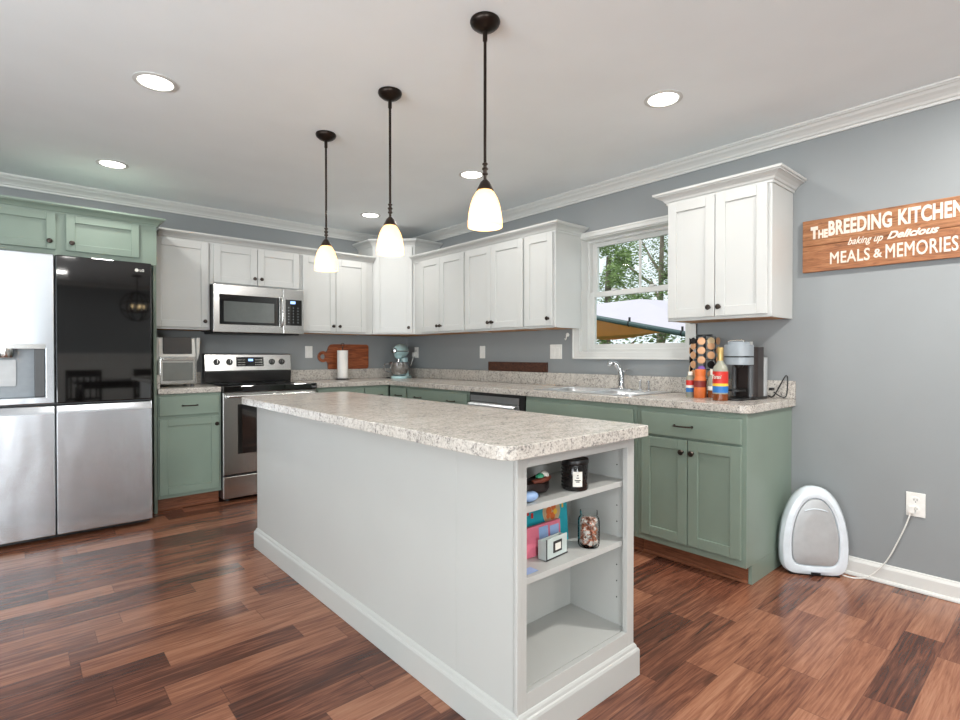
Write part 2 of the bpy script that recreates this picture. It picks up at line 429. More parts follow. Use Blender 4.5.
# white panelled wainscot on the rear wall (the refrigerator mirrors it)
bm = nb(); x0, x1 = RX1+.08, -.03
bx(bm, x0, x1, YR+.001, YR+.02, .1, 1.15); bx(bm, x0, x1, YR+.001, YR+.05, 1.15, 1.19); bx(bm, x0, x1, YR+.001, YR+.035, .0, .13)
k = x0
while k < x1:
    bx(bm, k, min(k+.07, x1), YR+.02, YR+.035, .13, 1.15); k += .62
bx(bm, x0, x1, YR+.02, YR+.034, 1.07, 1.15)
struct('trim_2', bm, 'trim')

# window over the sink
bm = nb()
wy0, wy1, wz0, wz1 = -3.372, -2.397, 1.131, 2.106
for (a, b, c, d) in ((wy0, WY0+.004, wz0, wz1), (WY1-.004, wy1, wz0, wz1), (WY0, WY1, wz0, WZ0+.004), (WY0, WY1, WZ1-.004, wz1)):
    bx(bm, -.018, -.001, a, b, c, d)
for (a, b, c, d) in ((wy1-.014, wy1, wz0, wz1), (wy0, wy1, wz0, wz0+.012)):
    bx(bm, -.024, -.002, a, b, c, d)
bx(bm, -.023, -.001, wy0, wy1, wz1-.012, wz1+.002)
bx(bm, -.018, -.001, -3.412, wy0, wz0, 1.366); bx(bm, -.024, -.002, -3.412, -3.400, wz0, 1.366); bx(bm, -.024, -.002, -3.412, wy0, wz0, wz0+.012)
win = struct('window_1', bm, 'trim', bev=.002)
bm = nb()
for (a, b, c, d) in ((WY0+.001, WY0+.012, WZ0+.001, WZ1-.001), (WY1-.012, WY1-.001, WZ0+.001, WZ1-.001), (WY0+.012, WY1-.012, WZ0+.001, WZ0+.012), (WY0+.012, WY1-.012, WZ1-.012, WZ1-.001)):
    bx(bm, 0, .15, a, b, c, d)
for (a, b, c, d) in ((WY0+.012, WY0+.034, WZ0+.012, WZ1-.012), (WY1-.034, WY1-.012, WZ0+.012, WZ1-.012), (WY0+.03, WY1-.03, WZ0+.012, WZ0+.032), (WY0+.03, WY1-.03, WZ1-.03, WZ1-.012)):
    bx(bm, .075, .15, a, b, c, d)
mk('window_frame', bm, 'trim', win, .0015)
def sash(x, z0, z1, mull):
    a0, a1 = WY0+.034, WY1-.034; bm = nb(); t = .042
    bx(bm, x-.015, x+.015, a0, a0+t, z0, z1); bx(bm, x-.015, x+.015, a1-t, a1, z0, z1)
    bx(bm, x-.015, x+.015, a0+t, a1-t, z0, z0+.04); bx(bm, x-.015, x+.015, a0+t, a1-t, z1-.04, z1)
    if mull: bx(bm, x-.006, x+.006, (a0+a1)/2-.009, (a0+a1)/2+.009, z0+.04, z1-.04)
    s = mk('sash', bm, 'trim', win, .002)
    bpart('pane', 'glass', s, x-.002, x+.002, a0+t, a1-t, z0+.04, z1-.04)
    return s
sash(.095, 1.207, 1.655, False); sl = sash(.128, 1.62, 2.052, True)
bm = nb()
for y in (-2.72, -3.04): bx(bm, .068, .092, y-.02, y+.02, 1.655, 1.668)
mk('sash_lock', bm, 'trim', win, .002)

# ------------------------------------------------------------------ cabinet parts
def knob(parent, x, y, z, xf=None):
    bm = nb(); lathe(bm, [(.0, 0), (.009, 0), (.008, .004), (.0055, .008), (.006, .014), (.0145, .018), (.0155, .023), (.012, .028), (0, .030)], (x, y, z), 18, '-y')
    return mk('knob', bm, 'knob', parent, smooth=True, xf=xf)
def pull(parent, x, y, z, w=.10, mat='knob'):
    bm = nb(); pts = smoothpts([(x-w/2, y+.002, z), (x-w/2+.004, y-.018, z), (x-w/4, y-.026, z), (x, y-.028, z), (x+w/4, y-.026, z), (x+w/2-.004, y-.018, z), (x+w/2, y+.002, z)], 4)
    tube(bm, pts, .0045, 8)
    for s in (-1, 1): lathe(bm, [(.008, -.002), (.007, .004), (0, .005)], (x+s*w/2, y, z), 12, '-y')
    return mk('pull_handle', bm, mat, parent, smooth=True)
def shaker(name, parent, mat, x0, x1, z0, z1, yf, xf=None, rail=.055, th=.02):
    """door whose back lies on y=yf and whose face stands th in front of it"""
    bm = nb(); a = yf-.001; b = yf-th
    bx(bm, x0, x0+rail, a, b, z0, z1); bx(bm, x1-rail, x1, a, b, z0, z1)
    bx(bm, x0+rail, x1-rail, a, b, z0, z0+rail); bx(bm, x0+rail, x1-rail, a, b, z1-rail, z1)
    bx(bm, x0+rail-.001, x1-rail+.001, a, yf-th+.010, z0+rail-.001, z1-rail+.001)
    return mk(name, bm, mat, parent, .0022, 2, xf=xf)
def slab(name, parent, mat, x0, x1, z0, z1, yf, th=.02):
    bm = nb(); bx(bm, x0, x1, yf-.001, yf-th, z0, z1); return mk(name, bm, mat, parent, .004, 2)
CROWN = [(0, -.004), (.007, -.004), (.009, .008), (.016, .012), (.022, .022), (.036, .034), (.052, .042), (.058, .043), (.060, .048), (.068, .050), (.070, .062), (0, .062)]
def crown_bm(path, z, sc=1.0, scz=1.0, side=1):
    bm = nb(); sweep(bm, path, [(o*sc, z+h*scz) for o, h in CROWN], side=side); return bm

def base_cabinet(label, loc, rz, wd, fronts, depth=.61, group=None, endpanel=False, kick=True, hollow=False):
    t = thing('base_cabinet', label, 'cabinet', loc, rz, group)
    bm = nb()
    if hollow:
        bx(bm, 0, .018, -depth+.019, -.002, .1, .872); bx(bm, wd-.018, wd, -depth+.019, -.002, .1, .872); bx(bm, 0, wd, -depth, -depth+.0185, .1, .872); bx(bm, .0185, wd-.0185, -depth+.019, -.002, .1, .118)
    else: bx(bm, 0, wd, -depth, -.002, .1, .872)
    if endpanel: prism(bm, [(-.002, 0.001), (-depth+.068, .001), (-depth+.068, .1), (-.002, .1)], wd-.018, wd, mp=lambda u, v, q: (q, u, v))
    mk('cabinet_body', bm, 'green', t, .0015)
    if kick:
        e = .018 if endpanel else 0
        bpart('toe_kick', 'toe', t, 0, wd-e-.001, -depth+.07, -depth+.085, .001, .0995)
        bpart('shoe_moulding', 'toe', t, 0, wd-e-.001, -depth+.056, -depth+.0695, .001, .018, bev=.004)
    for f in fronts:
        kind, x0, x1, z0, z1 = f[:5]
        if kind == 'door':
            d = shaker('cabinet_door', t, 'green', x0, x1, z0, z1, -depth)
            knob(d, f[5][0], -depth-.02, f[5][1])
        else:
            d = slab('drawer_front', t, 'green', x0, x1, z0, z1, -depth)
            for px in (f[5] if len(f) > 5 else []): pull(d, px, -depth-.02, (z0+z1)/2)
    return t
def wall_cabinet(label, loc, rz, wd, fronts, z0=1.372, z1=2.134, depth=.305, mat='white', group=None, side_rev=0):
    t = thing('wall_cabinet', label, 'cabinet', loc, rz, group)
    bm = nb(); bx(bm, 0, wd, -depth, -.002, z0+.002, z1); bx(bm, 0, wd, -depth, -depth+.019, z0-.003, z0+.003); bx(bm, 0, .016, -depth, -.002, z0-.003, z0+.003); bx(bm, wd-.016, wd, -depth, -.002, z0-.003, z0+.003)
    mk('cabinet_body', bm, mat, t, .0012)
    if mat == 'white': bpart('underside_panel', 'underside', t, .016, wd-.016, -depth+.019, -.003, z0-.001, z0+.0015)
    for (x0, x1, a, b, kn) in fronts:
        d = shaker('cabinet_door', t, mat, x0, x1, a, b, -depth)
        if kn: knob(d, kn[0], -depth-.02, kn[1])
    return t
RB = -PI/2
# ------------------------------------------------------------------ wall A uppers
wall_cabinet('single-door white wall cabinet between the green refrigerator surround and the microwave', (-2.56, 0, 0), 0, .428,
             [(.022, .415, 1.386, 2.08, (.385, 1.438))])
wall_cabinet('short white two-door wall cabinet directly above the microwave', (-2.13, 0, 0), 0, .760,
             [(.026, .376, 1.766, 2.08, (.350, 1.822)), (.380, .748, 1.766, 2.08, (.408, 1.822))], z0=1.75)
wall_cabinet('white two-door wall cabinet between the microwave and the tall corner cabinet', (-1.368, 0, 0), 0, .756,
             [(.022, .345, 1.386, 2.08, (.315, 1.438)), (.351, .674, 1.386, 2.08, (.381, 1.438))])
c = mk('cabinet_crown', crown_bm([(-2.502, -.306), (-.612, -.306)], 2.086), 'white')
tag(c, 'long white crown strip along the tops of the wall cabinets over the microwave', 'moulding')
# corner cabinet
t = thing('corner_wall_cabinet', 'tall white diagonal corner wall cabinet, taller than its neighbours', 'cabinet', (0, 0, 0))
bm = nb(); pen = [(-.002, -.002), (-.609, -.002), (-.609, -.305), (-.305, -.609), (-.002, -.609)]
prism(bm, pen, 1.372, 2.30); mk('cabinet_body', bm, 'white', t, .0012)
bm = nb(); prism(bm, [(-.02, -.02), (-.59, -.02), (-.59, -.30), (-.30, -.59), (-.02, -.59)], 1.3695, 1.3715); mk('underside_panel', bm, 'underside', t)
XC = Matrix.Translation((-.609, -.305, 0)) @ Matrix.Rotation(-PI/4, 4, 'Z')
d = shaker('cabinet_door', t, 'white', .022, .408, 1.386, 2.25, 0, xf=XC)
knob(d, .375, -.02, 1.438, xf=XC)
mk('crown_moulding', crown_bm([(-.609, -.002), (-.609, -.305), (-.305, -.609), (-.002, -.609)], 2.262), 'white', t)
# ------------------------------------------------------------------ wall B uppers
K = 1.438
wall_cabinet('white two-door wall cabinet beside the corner cabinet on the window wall, narrower of two pairs', (0, -.612, 0), RB, .806,
             [(.115, .440, 1.386, 2.08, (.418, K)), (.444, .796, 1.386, 2.08, (.466, K))])
wall_cabinet('widest white two-door wall cabinet in the run left of the window', (0, -1.420, 0), RB, .732,
             [(.010, .352, 1.386, 2.08, (.330, K)), (.356, .724, 1.386, 2.08, (.378, K))])
wall_cabinet('narrow white single-door wall cabinet nearest the left edge of the window', (0, -2.154, 0), RB, .316,
             [(.010, .298, 1.386, 2.08, (.262, K))])
c = mk('cabinet_crown', crown_bm([(-.306, -.612), (-.306, -2.471), (-.002, -2.471)], 2.086), 'white')
tag(c, 'white crown strip on the cabinets between the corner and the window', 'moulding')
t = wall_cabinet('white two-door wall cabinet right of the window, near the wooden sign', (0, -3.376, 0), RB, .596,
                 [(.008, .296, 1.386, 2.08, (.268, K)), (.300, .578, 1.386, 2.08, (.326, K))])
mk('crown_moulding', crown_bm([(0.0, -.002), (0.0, -.306), (.596, -.306), (.596, -.002)], 2.086), 'white', t)

# ------------------------------------------------------------------ green refrigerator surround
t = thing('refrigerator_surround', 'sage green cabinet bridging over the refrigerator with tall side panels', 'cabinet', (-3.60, 0, 0))
W_ = 1.035
bpart('side_panel', 'green', t, W_-.020, W_, -.61, -.002, .001, 2.134, bev=.0015)
bpart('side_panel', 'green', t, 0, .02, -.61, -.002, .001, 2.134, bev=.0015)
bpart('cabinet_body', 'green', t, .021, W_-.021, -.61, -.002, 1.81, 2.134, bev=.0015)
bpart('face_frame', 'green', t, 0.0, W_, -.63, -.611, 1.81, 2.134, bev=.0015)
for (x0, x1, kx) in ((.085, .462, .430), (.515, .925, .545)):
    d = shaker('cabinet_door', t, 'green', x0, x1, 1.852, 2.088, -.63, rail=.048)
    knob(d, kx, -.65, 1.902)
mk('crown_moulding', crown_bm([(0, -.63), (W_, -.63), (W_, -.002)], 2.094, .72, .9), 'green', t)

# ------------------------------------------------------------------ base cabinets
base_cabinet('green base cabinet between refrigerator and range, one drawer over one door', (-2.562, 0, 0), 0, .430,
             [('drawer', .008, .412, .712, .855, [.21]), ('door', .008, .412, .128, .690, (.392, .632))])
base_cabinet('green base cabinet right of the range, drawers topped by the rear counter', (-1.366, 0, 0), 0, .756,
             [('drawer', .022, .476, .712, .852, [.25]), ('drawer', .490, .742, .712, .852, [.62]), ('door', .022, .476, .128, .690, (.45, .64)), ('door', .490, .742, .128, .690, (.52, .64))])
base_cabinet('narrow green base cabinet at the inner corner of the counters', (0, -.636, 0), RB, .318,
             [('drawer', .026, .300, .712, .852, [.18]), ('door', .026, .300, .128, .690, (.06, .64))])
base_cabinet('wide green drawer base cabinet immediately left of the dishwasher', (0, -.956, 0), RB, .880,
             [('drawer', .010, .866, .712, .852, [.18, .66]), ('door', .010, .436, .128, .690, (.40, .64)), ('door', .440, .866, .128, .690, (.47, .64))])
base_cabinet('green sink base cabinet with plain false front under the window', (0, -2.462, 0), RB, .894,
             [('drawer', .014, .876, .712, .845), ('door', .014, .444, .128, .690, (.41, .64)), ('door', .448, .876, .128, .690, (.48, .64))], hollow=True)
base_cabinet('green end base cabinet with drawer and two doors beside the white floor vacuum', (0, -3.358, 0), RB, .614,
             [('drawer', .036, .594, .716, .842, [.29]), ('door', .036, .312, .140, .703, (.286, .640)), ('door', .317, .594, .140, .703, (.343, .640))], endpanel=True)
# fillers hidden in the blind corner keep the counter carried
# ------------------------------------------------------------------ counters
def edge_round(bm_fn, name, label, mat='counter', bev=.006):
    o = mk(name, bm_fn, mat, None, bev, 3); tag(o, label, 'countertop'); return o
CZ0, CZ1 = .874, .914
t = thing('countertop', 'short speckled countertop between refrigerator panel and range', 'countertop', (-2.562, 0, CZ0))
bm = nb(); bx(bm, 0, .430, -.635, -.002, 0, .04); mk('worktop', bm, 'counter', t, .006, 3)
bpart('backsplash', 'counter', t, 0, .430, -.022, -.002, .0405, .142, bev=.003)
bpart('side_splash', 'counter', t, 0.0, .018, -.60, -.0225, .0405, .142, bev=.003)
t = thing('countertop', 'long L-shaped speckled countertop running from the range round to the coffee corner', 'countertop', (0, 0, CZ0))
YE = -3.992
SX0, SX1, SY0, SY1 = -.535, -.075, -3.262, -2.475
outer = [(-1.366, -.002), (-1.366, -.635), (-.650, -.635), (-.638, -.640), (-.635, -.652)]
for i in range(0, 7):
    a = PI/2*i/6; outer.append((-.575-.06*math.cos(a), YE+.06-.06*math.sin(a)))
outer += [(-.002, YE), (-.002, -.002)]
bm = nb(); prism(bm, outer, 0, .04, [[(SX0, SY0), (SX1, SY0), (SX1, SY1), (SX0, SY1)]]); mk('worktop', bm, 'counter', t, .006, 3)
bpart('backsplash', 'counter', t, -1.366, -.0225, -.022, -.002, .0405, .142, bev=.003)
bpart('backsplash', 'counter', t, -.022, -.002, YE, -.002, .0405, .142, bev=.003)
# sink
t = thing('kitchen_sink', 'stainless double-bowl sink set in the counter under the window', 'sink', (0, 0, CZ1))
rim = nb(); b1 = rrect(-.500, -.175, -2.850, -2.505, .05); b2 = rrect(-.500, -.175, -3.232, -2.890, .05)
prism(rim, rrect(-.548, -.062, -3.275, -2.462, .03), .0006, .006, [b1, b2]); mk('rim', rim, 'sinksteel', t, .0015)
for lp in (b1, b2):
    bm = nb(); n = len(lp); cx = sum(p[0] for p in lp)/n; cy = sum(p[1] for p in lp)/n; rows = []
    for (k, z) in ((1, .0015), (.99, -.10), (.95, -.150), (.86, -.165), (.05, -.168)):
        rows.append([bm.verts.new((cx+(x-cx)*k*.996, cy+(y-cy)*k*.996, z)) for x, y in lp])
    for a, b in zip(rows, rows[1:]):
        for i in range(n): bm.faces.new((a[i], a[(i+1) % n], b[(i+1) % n], b[i]))
    bm.faces.new(rows[-1]); o = mk('bowl', bm, 'sinksteel', t, smooth=True)
    sm = o.modifiers.new('solid', 'SOLIDIFY'); sm.thickness = .0015; sm.offset = 1
# faucet
t = thing('faucet', 'chrome pull-out faucet standing behind the sink bowls', 'faucet', (-.118, -2.918, .9205))
bm = nb(); prism(bm, rrect(-.024, .024, -.085, .085, .023), 0, .008); mk('deck_plate', bm, 'chrome', t, .002)
bm = nb(); lathe(bm, [(.027, .008), (.025, .014), (.021, .03), (.0195, .075), (0, .075)], (0, 0, 0), 20)
tube(bm, smoothpts([(0, 0, .06), (-.002, .001, .10), (-.008, .008, .140), (-.020, .020, .168), (-.034, .034, .182), (-.045, .045, .184)], 5), [.0205]*8+[.0195]*10+[.018]*8, 14)
mk('spout', bm, 'chrome', t, smooth=True)
bm = nb(); ell(bm, (-.052, .052, .182), (.030, .025, .020), 16, Matrix.Rotation(-.75, 4, 'Z') @ Matrix.Rotation(-.25, 4, 'Y')); mk('spray_head', bm, 'chrome', t, smooth=True)
bm = nb(); ell(bm, (.006, 0, .115), (.016, .016, .02), 14); tube(bm, [(.006, -.008, .12), (.012, -.05, .145)], [.006, .005], 8); mk('lever_handle', bm, 'chrome', t, smooth=True)
for (y, h, lab) in ((-3.068, .075, 'slim chrome soap pump on the sink deck, nearer the faucet'), (-3.132, .068, 'slim chrome sprayer stub on the sink deck, farther from the faucet')):
    bm = nb(); lathe(bm, [(.014, 0), (.014, .008), (.008, .012), (.0075, h-.012), (.010, h-.008), (.009, h), (0, h)], (-.118, y, .9205), 16)
    o = mk('soap_dispenser', bm, 'chrome', smooth=True); tag(o, lab, 'soap dispenser')

# ------------------------------------------------------------------ island
t = thing('kitchen_island', 'white island cabinet with open shelves at its near end', 'island', (-1.945, -2.89, 0))
ix0, ix1, iy0, iy1 = -.298, .298, -1.108, 1.108       # local
SHD = .285
bm = nb(); bx(bm, ix0, ix1, iy0+SHD, iy1, .1, .872); mk('island_body', bm, 'island', t, .0015)
bpart('side_panel', 'island', t, ix0, ix0+.018, iy0+.020, iy0+SHD-.0005, .1, .872)
bpart('side_panel', 'island', t, ix1-.018, ix1, iy0+.020, iy0+SHD-.0005, .1, .872)
bm = nb(); fy0, fy1 = iy0, iy0+.0195
bx(bm, ix0, ix0+.037, fy0, fy1, .1, .872); bx(bm, ix1-.042, ix1, fy0, fy1, .1, .872)
bx(bm, ix0+.037, ix1-.042, fy0, fy1, .834, .872); bx(bm, ix0+.037, ix1-.042, fy0, fy1, .1, .168)
mk('face_frame', bm, 'island', t, .0015)
bpart('back_panel', 'island', t, ix0+.0185, ix1-.0185, iy0+SHD-.008, iy0+SHD-.0008, .168, .862)
bpart('bottom_panel', 'island', t, ix0+.0185, ix1-.0185, iy0+.020, iy0+SHD-.009, .150, .1685)
for z in (.474, .690):
    bpart('shelf', 'island', t, ix0+.019, ix1-.019, iy0+.023, iy0+SHD-.009, z, z+.020, bev=.001)
bm = nb()
for z in (.27, .33, .39, .55, .61, .76):
    for y in (iy0+.06,):
        lathe(bm, [(.0028, 0), (.0028, .001), (0, .001)], (ix1-.0181, y, z), 8, '-x')
mk('shelf_pin_hole', bm, 'inkdark', t)
bm = nb(); pr = [(0, .001), (.016, .001), (.016, .092), (.013, .099), (.009, .102), (.007, .110), (.003, .116), (0, .118)]
sweep(bm, [(ix0, iy1), (ix1, iy1), (ix1, iy0), (ix0, iy0)], pr, True, side=-1)
mk('base_moulding', bm, 'island', t, .0008)
bm = nb(); bx(bm, ix0-.005, ix0+.014, iy0-.002, iy0+.01, .119, .871); mk('corner_bead', bm, 'island', t, .002)
bm = nb()
out = []
cx0, cx1, cy0, cy1, rr = -2.338, -1.634, -4.048, -1.735, .06
out = [p for p in rrect(cx0, cx1, cy0, cy1, rr, 5, (0, 1, 0, 1)) if p != (cx0, cy1)]
k_ = out.index(min(out, key=lambda p: abs(p[0]-(cx0+rr))+abs(p[1]-cy0))) if False else None
fl = [(cx0+.085-.085*math.sin(PI/2*i/6), cy1-.085+.085*math.cos(PI/2*i/6)) for i in range(7)]
i1 = max(i for i, p in enumerate(out) if p[1] > -3); out = out[:i1+1]+fl+out[i1+1:]
prism(bm, out, .874, .914); o = mk('island_countertop', bm, 'counter', None, .006, 3)
tag(o, 'speckled laminate slab with rounded corners on top of the white island', 'countertop')

# ------------------------------------------------------------------ refrigerator
t = thing('refrigerator', 'stainless side-by-side refrigerator with one black glass upper door', 'refrigerator', (-3.55, 0, 0))
RW = .916; SPL = .396; FY = -.862
bpart('cabinet_case', 'dgrey', t, .003, RW-.003, -.785, -.04, .035, 1.765, bev=.004)
bm = nb()
for x in (.06, RW-.06):
    for y in (-.74, -.12): lathe(bm, [(.022, 0.001), (.022, .034), (0, .034)], (x, y, 0), 14)
mk('foot', bm, 'black', t)
bpart('base_grille', 'black', t, .01, RW-.01, -.80, -.786, .012, .05)
def fdoor(name, x0, x1, z0, z1, mat, label=None):
    bm = nb(); bx(bm, x0, x1, FY, -.788, z0, z1); return mk(name, bm, mat, t, .007, 3, label=label)
# upper left with dispenser recess
bm = nb(); dx0, dx1, dz0, dz1 = .080, .347, .905, 1.205; x0, x1, z0, z1 = .002, SPL-.003, .862, 1.788
prism(bm, [(x0, z0), (x1, z0), (x1, z1), (x0, z1)], FY, -.79, [[(dx0, dz0), (dx1, dz0), (dx1, dz1), (dx0, dz1)]], mp=lambda u, v, q: (u, q, v))
dl = mk('freezer_door', bm, 'fsteel', t, .006, 3)
bpart('dispenser_recess', 'grey', dl, dx0+.001, dx1-.001, -.7955, -.791, dz0+.001, dz1-.001)
bm = nb(); bx(bm, dx1-.05, dx1-.001, FY+.012, -.796, dz0+.002, dz1-.002); mk('dispenser_side', bm, 'dgrey', dl, .003)
bpart('dispenser_trim', 'steel', dl, dx0-.01, dx1+.002, FY-.004, FY-.0002, dz1-.004, dz1+.026, bev=.001)
bm = nb(); lathe(bm, [(.046, 0), (.048, -.03), (.040, -.055), (.030, -.06), (0, -.06)], (.165, -.826, dz1-.002), 24); mk('dispenser_nozzle', bm, 'steel', dl, smooth=True)
bm = nb(); prism(bm, rrect(.120, .212, .975, 1.135, .008), -.806, -.797, mp=lambda u, v, q: (u, q, v)); mk('dispenser_lever', bm, 'vacpanel', dl, .002)
def lower(name, x0, x1):
    bm = nb(); prism(bm, [(-.79, .040), (FY, .040), (FY, .800), (FY+.004, .812), (FY+.022, .850), (-.79, .850)], x0, x1, mp=lambda u, v, q: (q, u, v))
    return mk(name, bm, 'fsteel', t, .005, 3)
lower('lower_door', .002, SPL-.003); lower('lower_door', SPL+.003, RW-.002)
dr = fdoor('glass_door', SPL+.003, RW-.002, .862, 1.788, 'bglass', 'black mirror-glass upper door')
text_mesh('maker_lettering', 'LG', .022, 'whitelab', dr, Matrix.Translation((RW-.072, FY-.0006, 1.728)) @ FACE_MY, ext=.0004, off=.0008)
bm = nb(); lathe(bm, [(0, 0), (.0115, 0), (.0115, .001), (0, .001)], (RW-.088, FY-.0001, 1.735), 20, '-y'); mk('maker_emblem', bm, 'whitelab', dr)

# ------------------------------------------------------------------ range
t = thing('range', 'stainless electric range with black glass cooktop and back control panel', 'range', (-2.128, 0, 0)); w = .758
bpart('oven_body', 'black', t, .0, w, -.635, -.03, .03, .868, bev=.002)
bm = nb()
for x in (.05, w-.05):
    for y in (-.58, -.08): lathe(bm, [(.018, .001), (.018, .029), (0, .029)], (x, y, 0), 12)
mk('foot', bm, 'black', t)
bm = nb(); bx(bm, -.001, w+.001, -.672, -.03, .869, .920); mk('cooktop', bm, 'bglass', t, .006, 3)
for (x, y, r_) in ((.2, -.47, .105), (.56, -.47, .08), (.2, -.2, .075), (.56, -.2, .1)):
    bm = nb(); lathe(bm, [(r_-.004, 0), (r_, 0), (r_, .0006), (r_-.004, .0006), (r_-.004, 0)], (x, y, .9202), 32)
    mk('burner_ring', bm, 'dgrey', t)
bm = nb(); bx(bm, .0, w, -.658, -.636, .222, .866)
od = mk('oven_door', bm, 'steel', t, .004)
bpart('door_window', 'bglass', od, .108, w-.108, -.6605, -.6582, .378, .772, bev=.001)
bm = nb(); tube(bm, [(.03, -.700, .838), (w-.03, -.700, .838)], .011, 14)
for x in (.045, w-.045): bx(bm, x-.01, x+.01, -.700, -.656, .832, .844)
mk('door_handle', bm, 'steel', od, smooth=True)
bpart('storage_drawer', 'steel', t, .0, w, -.658, -.636, .035, .205, bev=.004)
bm = nb(); prism(bm, [(-.03, .921), (-.095, .921), (-.105, 1.01), (-.085, 1.172), (-.03, 1.176)], .003, w-.003, mp=lambda u, v, q: (q, u, v)); mk('backguard', bm, 'black', t, .003)
cpx = Matrix.Translation((0, -.1055, 1.022)) @ Matrix.Rotation(-.12, 4, 'X')
bm = nb(); bx(bm, .004, w-.004, -.006, 0, 0, .146); cp = mk('control_panel', bm, 'steel', t, .003, xf=cpx)
bm = nb(); bx(bm, .262, .500, -.0075, -.0062, .038, .122); mk('display_panel', bm, 'bglass', cp, xf=cpx)
bm = nb(); bx(bm, .365, .405, -.0088, -.0076, .085, .105); mk('clock_display', bm, 'display', cp, xf=cpx)
bm = nb()
for i in range(6):
    for j in range(3):
        for o_ in (.275, .425): bx(bm, o_+i*.011, o_+i*.011+.005, -.0085, -.0076, .05+j*.022, .055+j*.022)
mk('button_marks', bm, 'whitelab', cp, xf=cpx)
for x in (.100, .205, .575, .665):
    bm = nb(); lathe(bm, [(.028, .006), (.026, .010), (.021, .012), (.019, .034), (.0, .036)], (x, 0, .078), 20, '-y'); k = mk('control_knob', bm, 'black', cp, smooth=True, xf=cpx)
    bm = nb(); bx(bm, x-.002, x+.002, -.0375, -.0362, .066, .094); mk('knob_pointer', bm, 'steel', k, xf=cpx)

# ------------------------------------------------------------------ microwave
t = thing('microwave', 'stainless over-the-range microwave mounted below the short white cabinet', 'microwave', (-2.127, 0, 0)); w = .754
bpart('case', 'black', t, 0, w, -.375, -.004, 1.362, 1.7465, bev=.002)
bpart('vent_base', 'black', t, .02, w-.02, -.34, -.03, 1.342, 1.3615)
bm = nb(); prism(bm, [(.0, 1.352), (.566, 1.352), (.566, 1.746), (.0, 1.746)], -.402, -.376, [[(.046, 1.418), (.535, 1.418), (.535, 1.662), (.046, 1.662)]], mp=lambda u, v, q: (u, q, v))
md = mk('door', bm, 'steel', t, .003)
bpart('door_window', 'bglass', md, .0465, .5345, -.399, -.377, 1.4185, 1.6615)
bpart('window_screen', 'gglass', md, .078, .490, -.4005, -.3992, 1.440, 1.610, bev=.0004)
bm = nb(); tube(bm, smoothpts([(.551, -.401, 1.672), (.551, -.432, 1.655), (.551, -.442, 1.55), (.551, -.432, 1.435), (.551, -.401, 1.418)], 6), .010, 12); mk('door_handle', bm, 'steel', md, smooth=True)
bpart('control_panel', 'steel', t, .569, w, -.402, -.376, 1.352, 1.746, bev=.003)
pn = bpart('keypad', 'bglass', t, .588, .735, -.4045, -.4022, 1.425, 1.655, bev=.0005)
bpart('clock_display', 'display', pn, .632, .676, -.4055, -.4046, 1.618, 1.642)
bm = nb()
for i in range(3):
    for j in range(6): bx(bm, .612+i*.042, .620+i*.042, -.4052, -.4046, 1.450+j*.026, 1.456+j*.026)
mk('button_marks', bm, 'grey', pn)

# ------------------------------------------------------------------ dishwasher
t = thing('dishwasher', 'stainless dishwasher with bar handle under the long counter', 'dishwasher', (0, -1.840, 0), RB); w = .618
bpart('tub', 'black', t, .004, w-.002, -.60, -.03, .1, .871)
bpart('door_frame', 'black', t, .006, w-.006, -.618, -.6005, .105, .871, bev=.003)
bpart('door_panel', 'dwsteel', t, .030, w-.052, -.632, -.6185, .11, .800, bev=.004)
bpart('control_strip', 'dwsteel', t, .030, w-.052, -.632, -.6185, .803, .850, bev=.003)
bm = nb(); prism(bm, [(-.633, .748), (-.668, .756), (-.672, .780), (-.660, .792), (-.633, .796)], .04, w-.065, mp=lambda u, v, q: (q, u, v)); mk('bar_handle', bm, 'sinksteel', t, .004)
bpart('toe_kick', 'black', t, .004, w-.004, -.54, -.52, .001, .099)

# ------------------------------------------------------------------ pendants
def pendant(x, y, label):
    p = thing('pendant_light', label, 'pendant light', (x, y, CH), 0)
    bm = nb(); lathe(bm, [(.0, -.0005), (.056, -.0005), (.058, -.007), (.054, -.018), (.040, -.030), (.022, -.038), (.014, -.042), (.0, -.042)], (0, 0, 0), 32); mk('ceiling_canopy', bm, 'bronze', p, smooth=True)
    bm = nb(); lathe(bm, [(.009, -.041), (.009, -.078), (.006, -.081), (.006, -.542), (0, -.542)], (0, 0, 0), 14)
    mk('stem', bm, 'bronze', p, smooth=True)
    bm = nb(); pr = [(.006, -.551), (.010, -.553), (.011, -.557), (.007, -.561), (.007, -.568), (.011, -.571), (.012, -.576), (.008, -.580), (.008, -.588), (.011, -.591), (.011, -.596), (.006, -.600), (.006, -.614), (.010, -.617), (0, -.618)]
    lathe(bm, pr, (0, 0, .010), 18); mk('turned_collar', bm, 'knob', p, smooth=True)
    bm = nb(); lathe(bm, [(.010, -.618), (.018, -.626), (.024, -.638), (.030, -.649), (.033, -.656), (.026, -.658), (0, -.658)], (0, 0, .010), 28); mk('shade_holder', bm, 'knob', p, smooth=True)
    bm = nb(); shell(bm, [(.028, -.658), (.037, -.668), (.047, -.686), (.056, -.712), (.062, -.742), (.0655, -.770), (.0665, -.797)], (0, 0, .010), 40, .003); mk('glass_shade', bm, 'shade', p, smooth=True)
    bm = nb(); ell(bm, (0, 0, -.715), (.024, .024, .032), 16); mk('bulb', bm, 'bulb', p, smooth=True)
    l = bpy.data.lights.new('pendant_lamp', 'POINT'); l.energy = .8; l.color = (1, .76, .46); l.shadow_soft_size = .03
    lo = bpy.data.objects.new('pendant_lamp', l); COL.objects.link(lo); lo.parent = p; lo.location = (0, 0, -.762)
pendant(-1.980, -2.177, 'dark bronze pendant with amber glass shade, farthest from the camera, nearest the range')
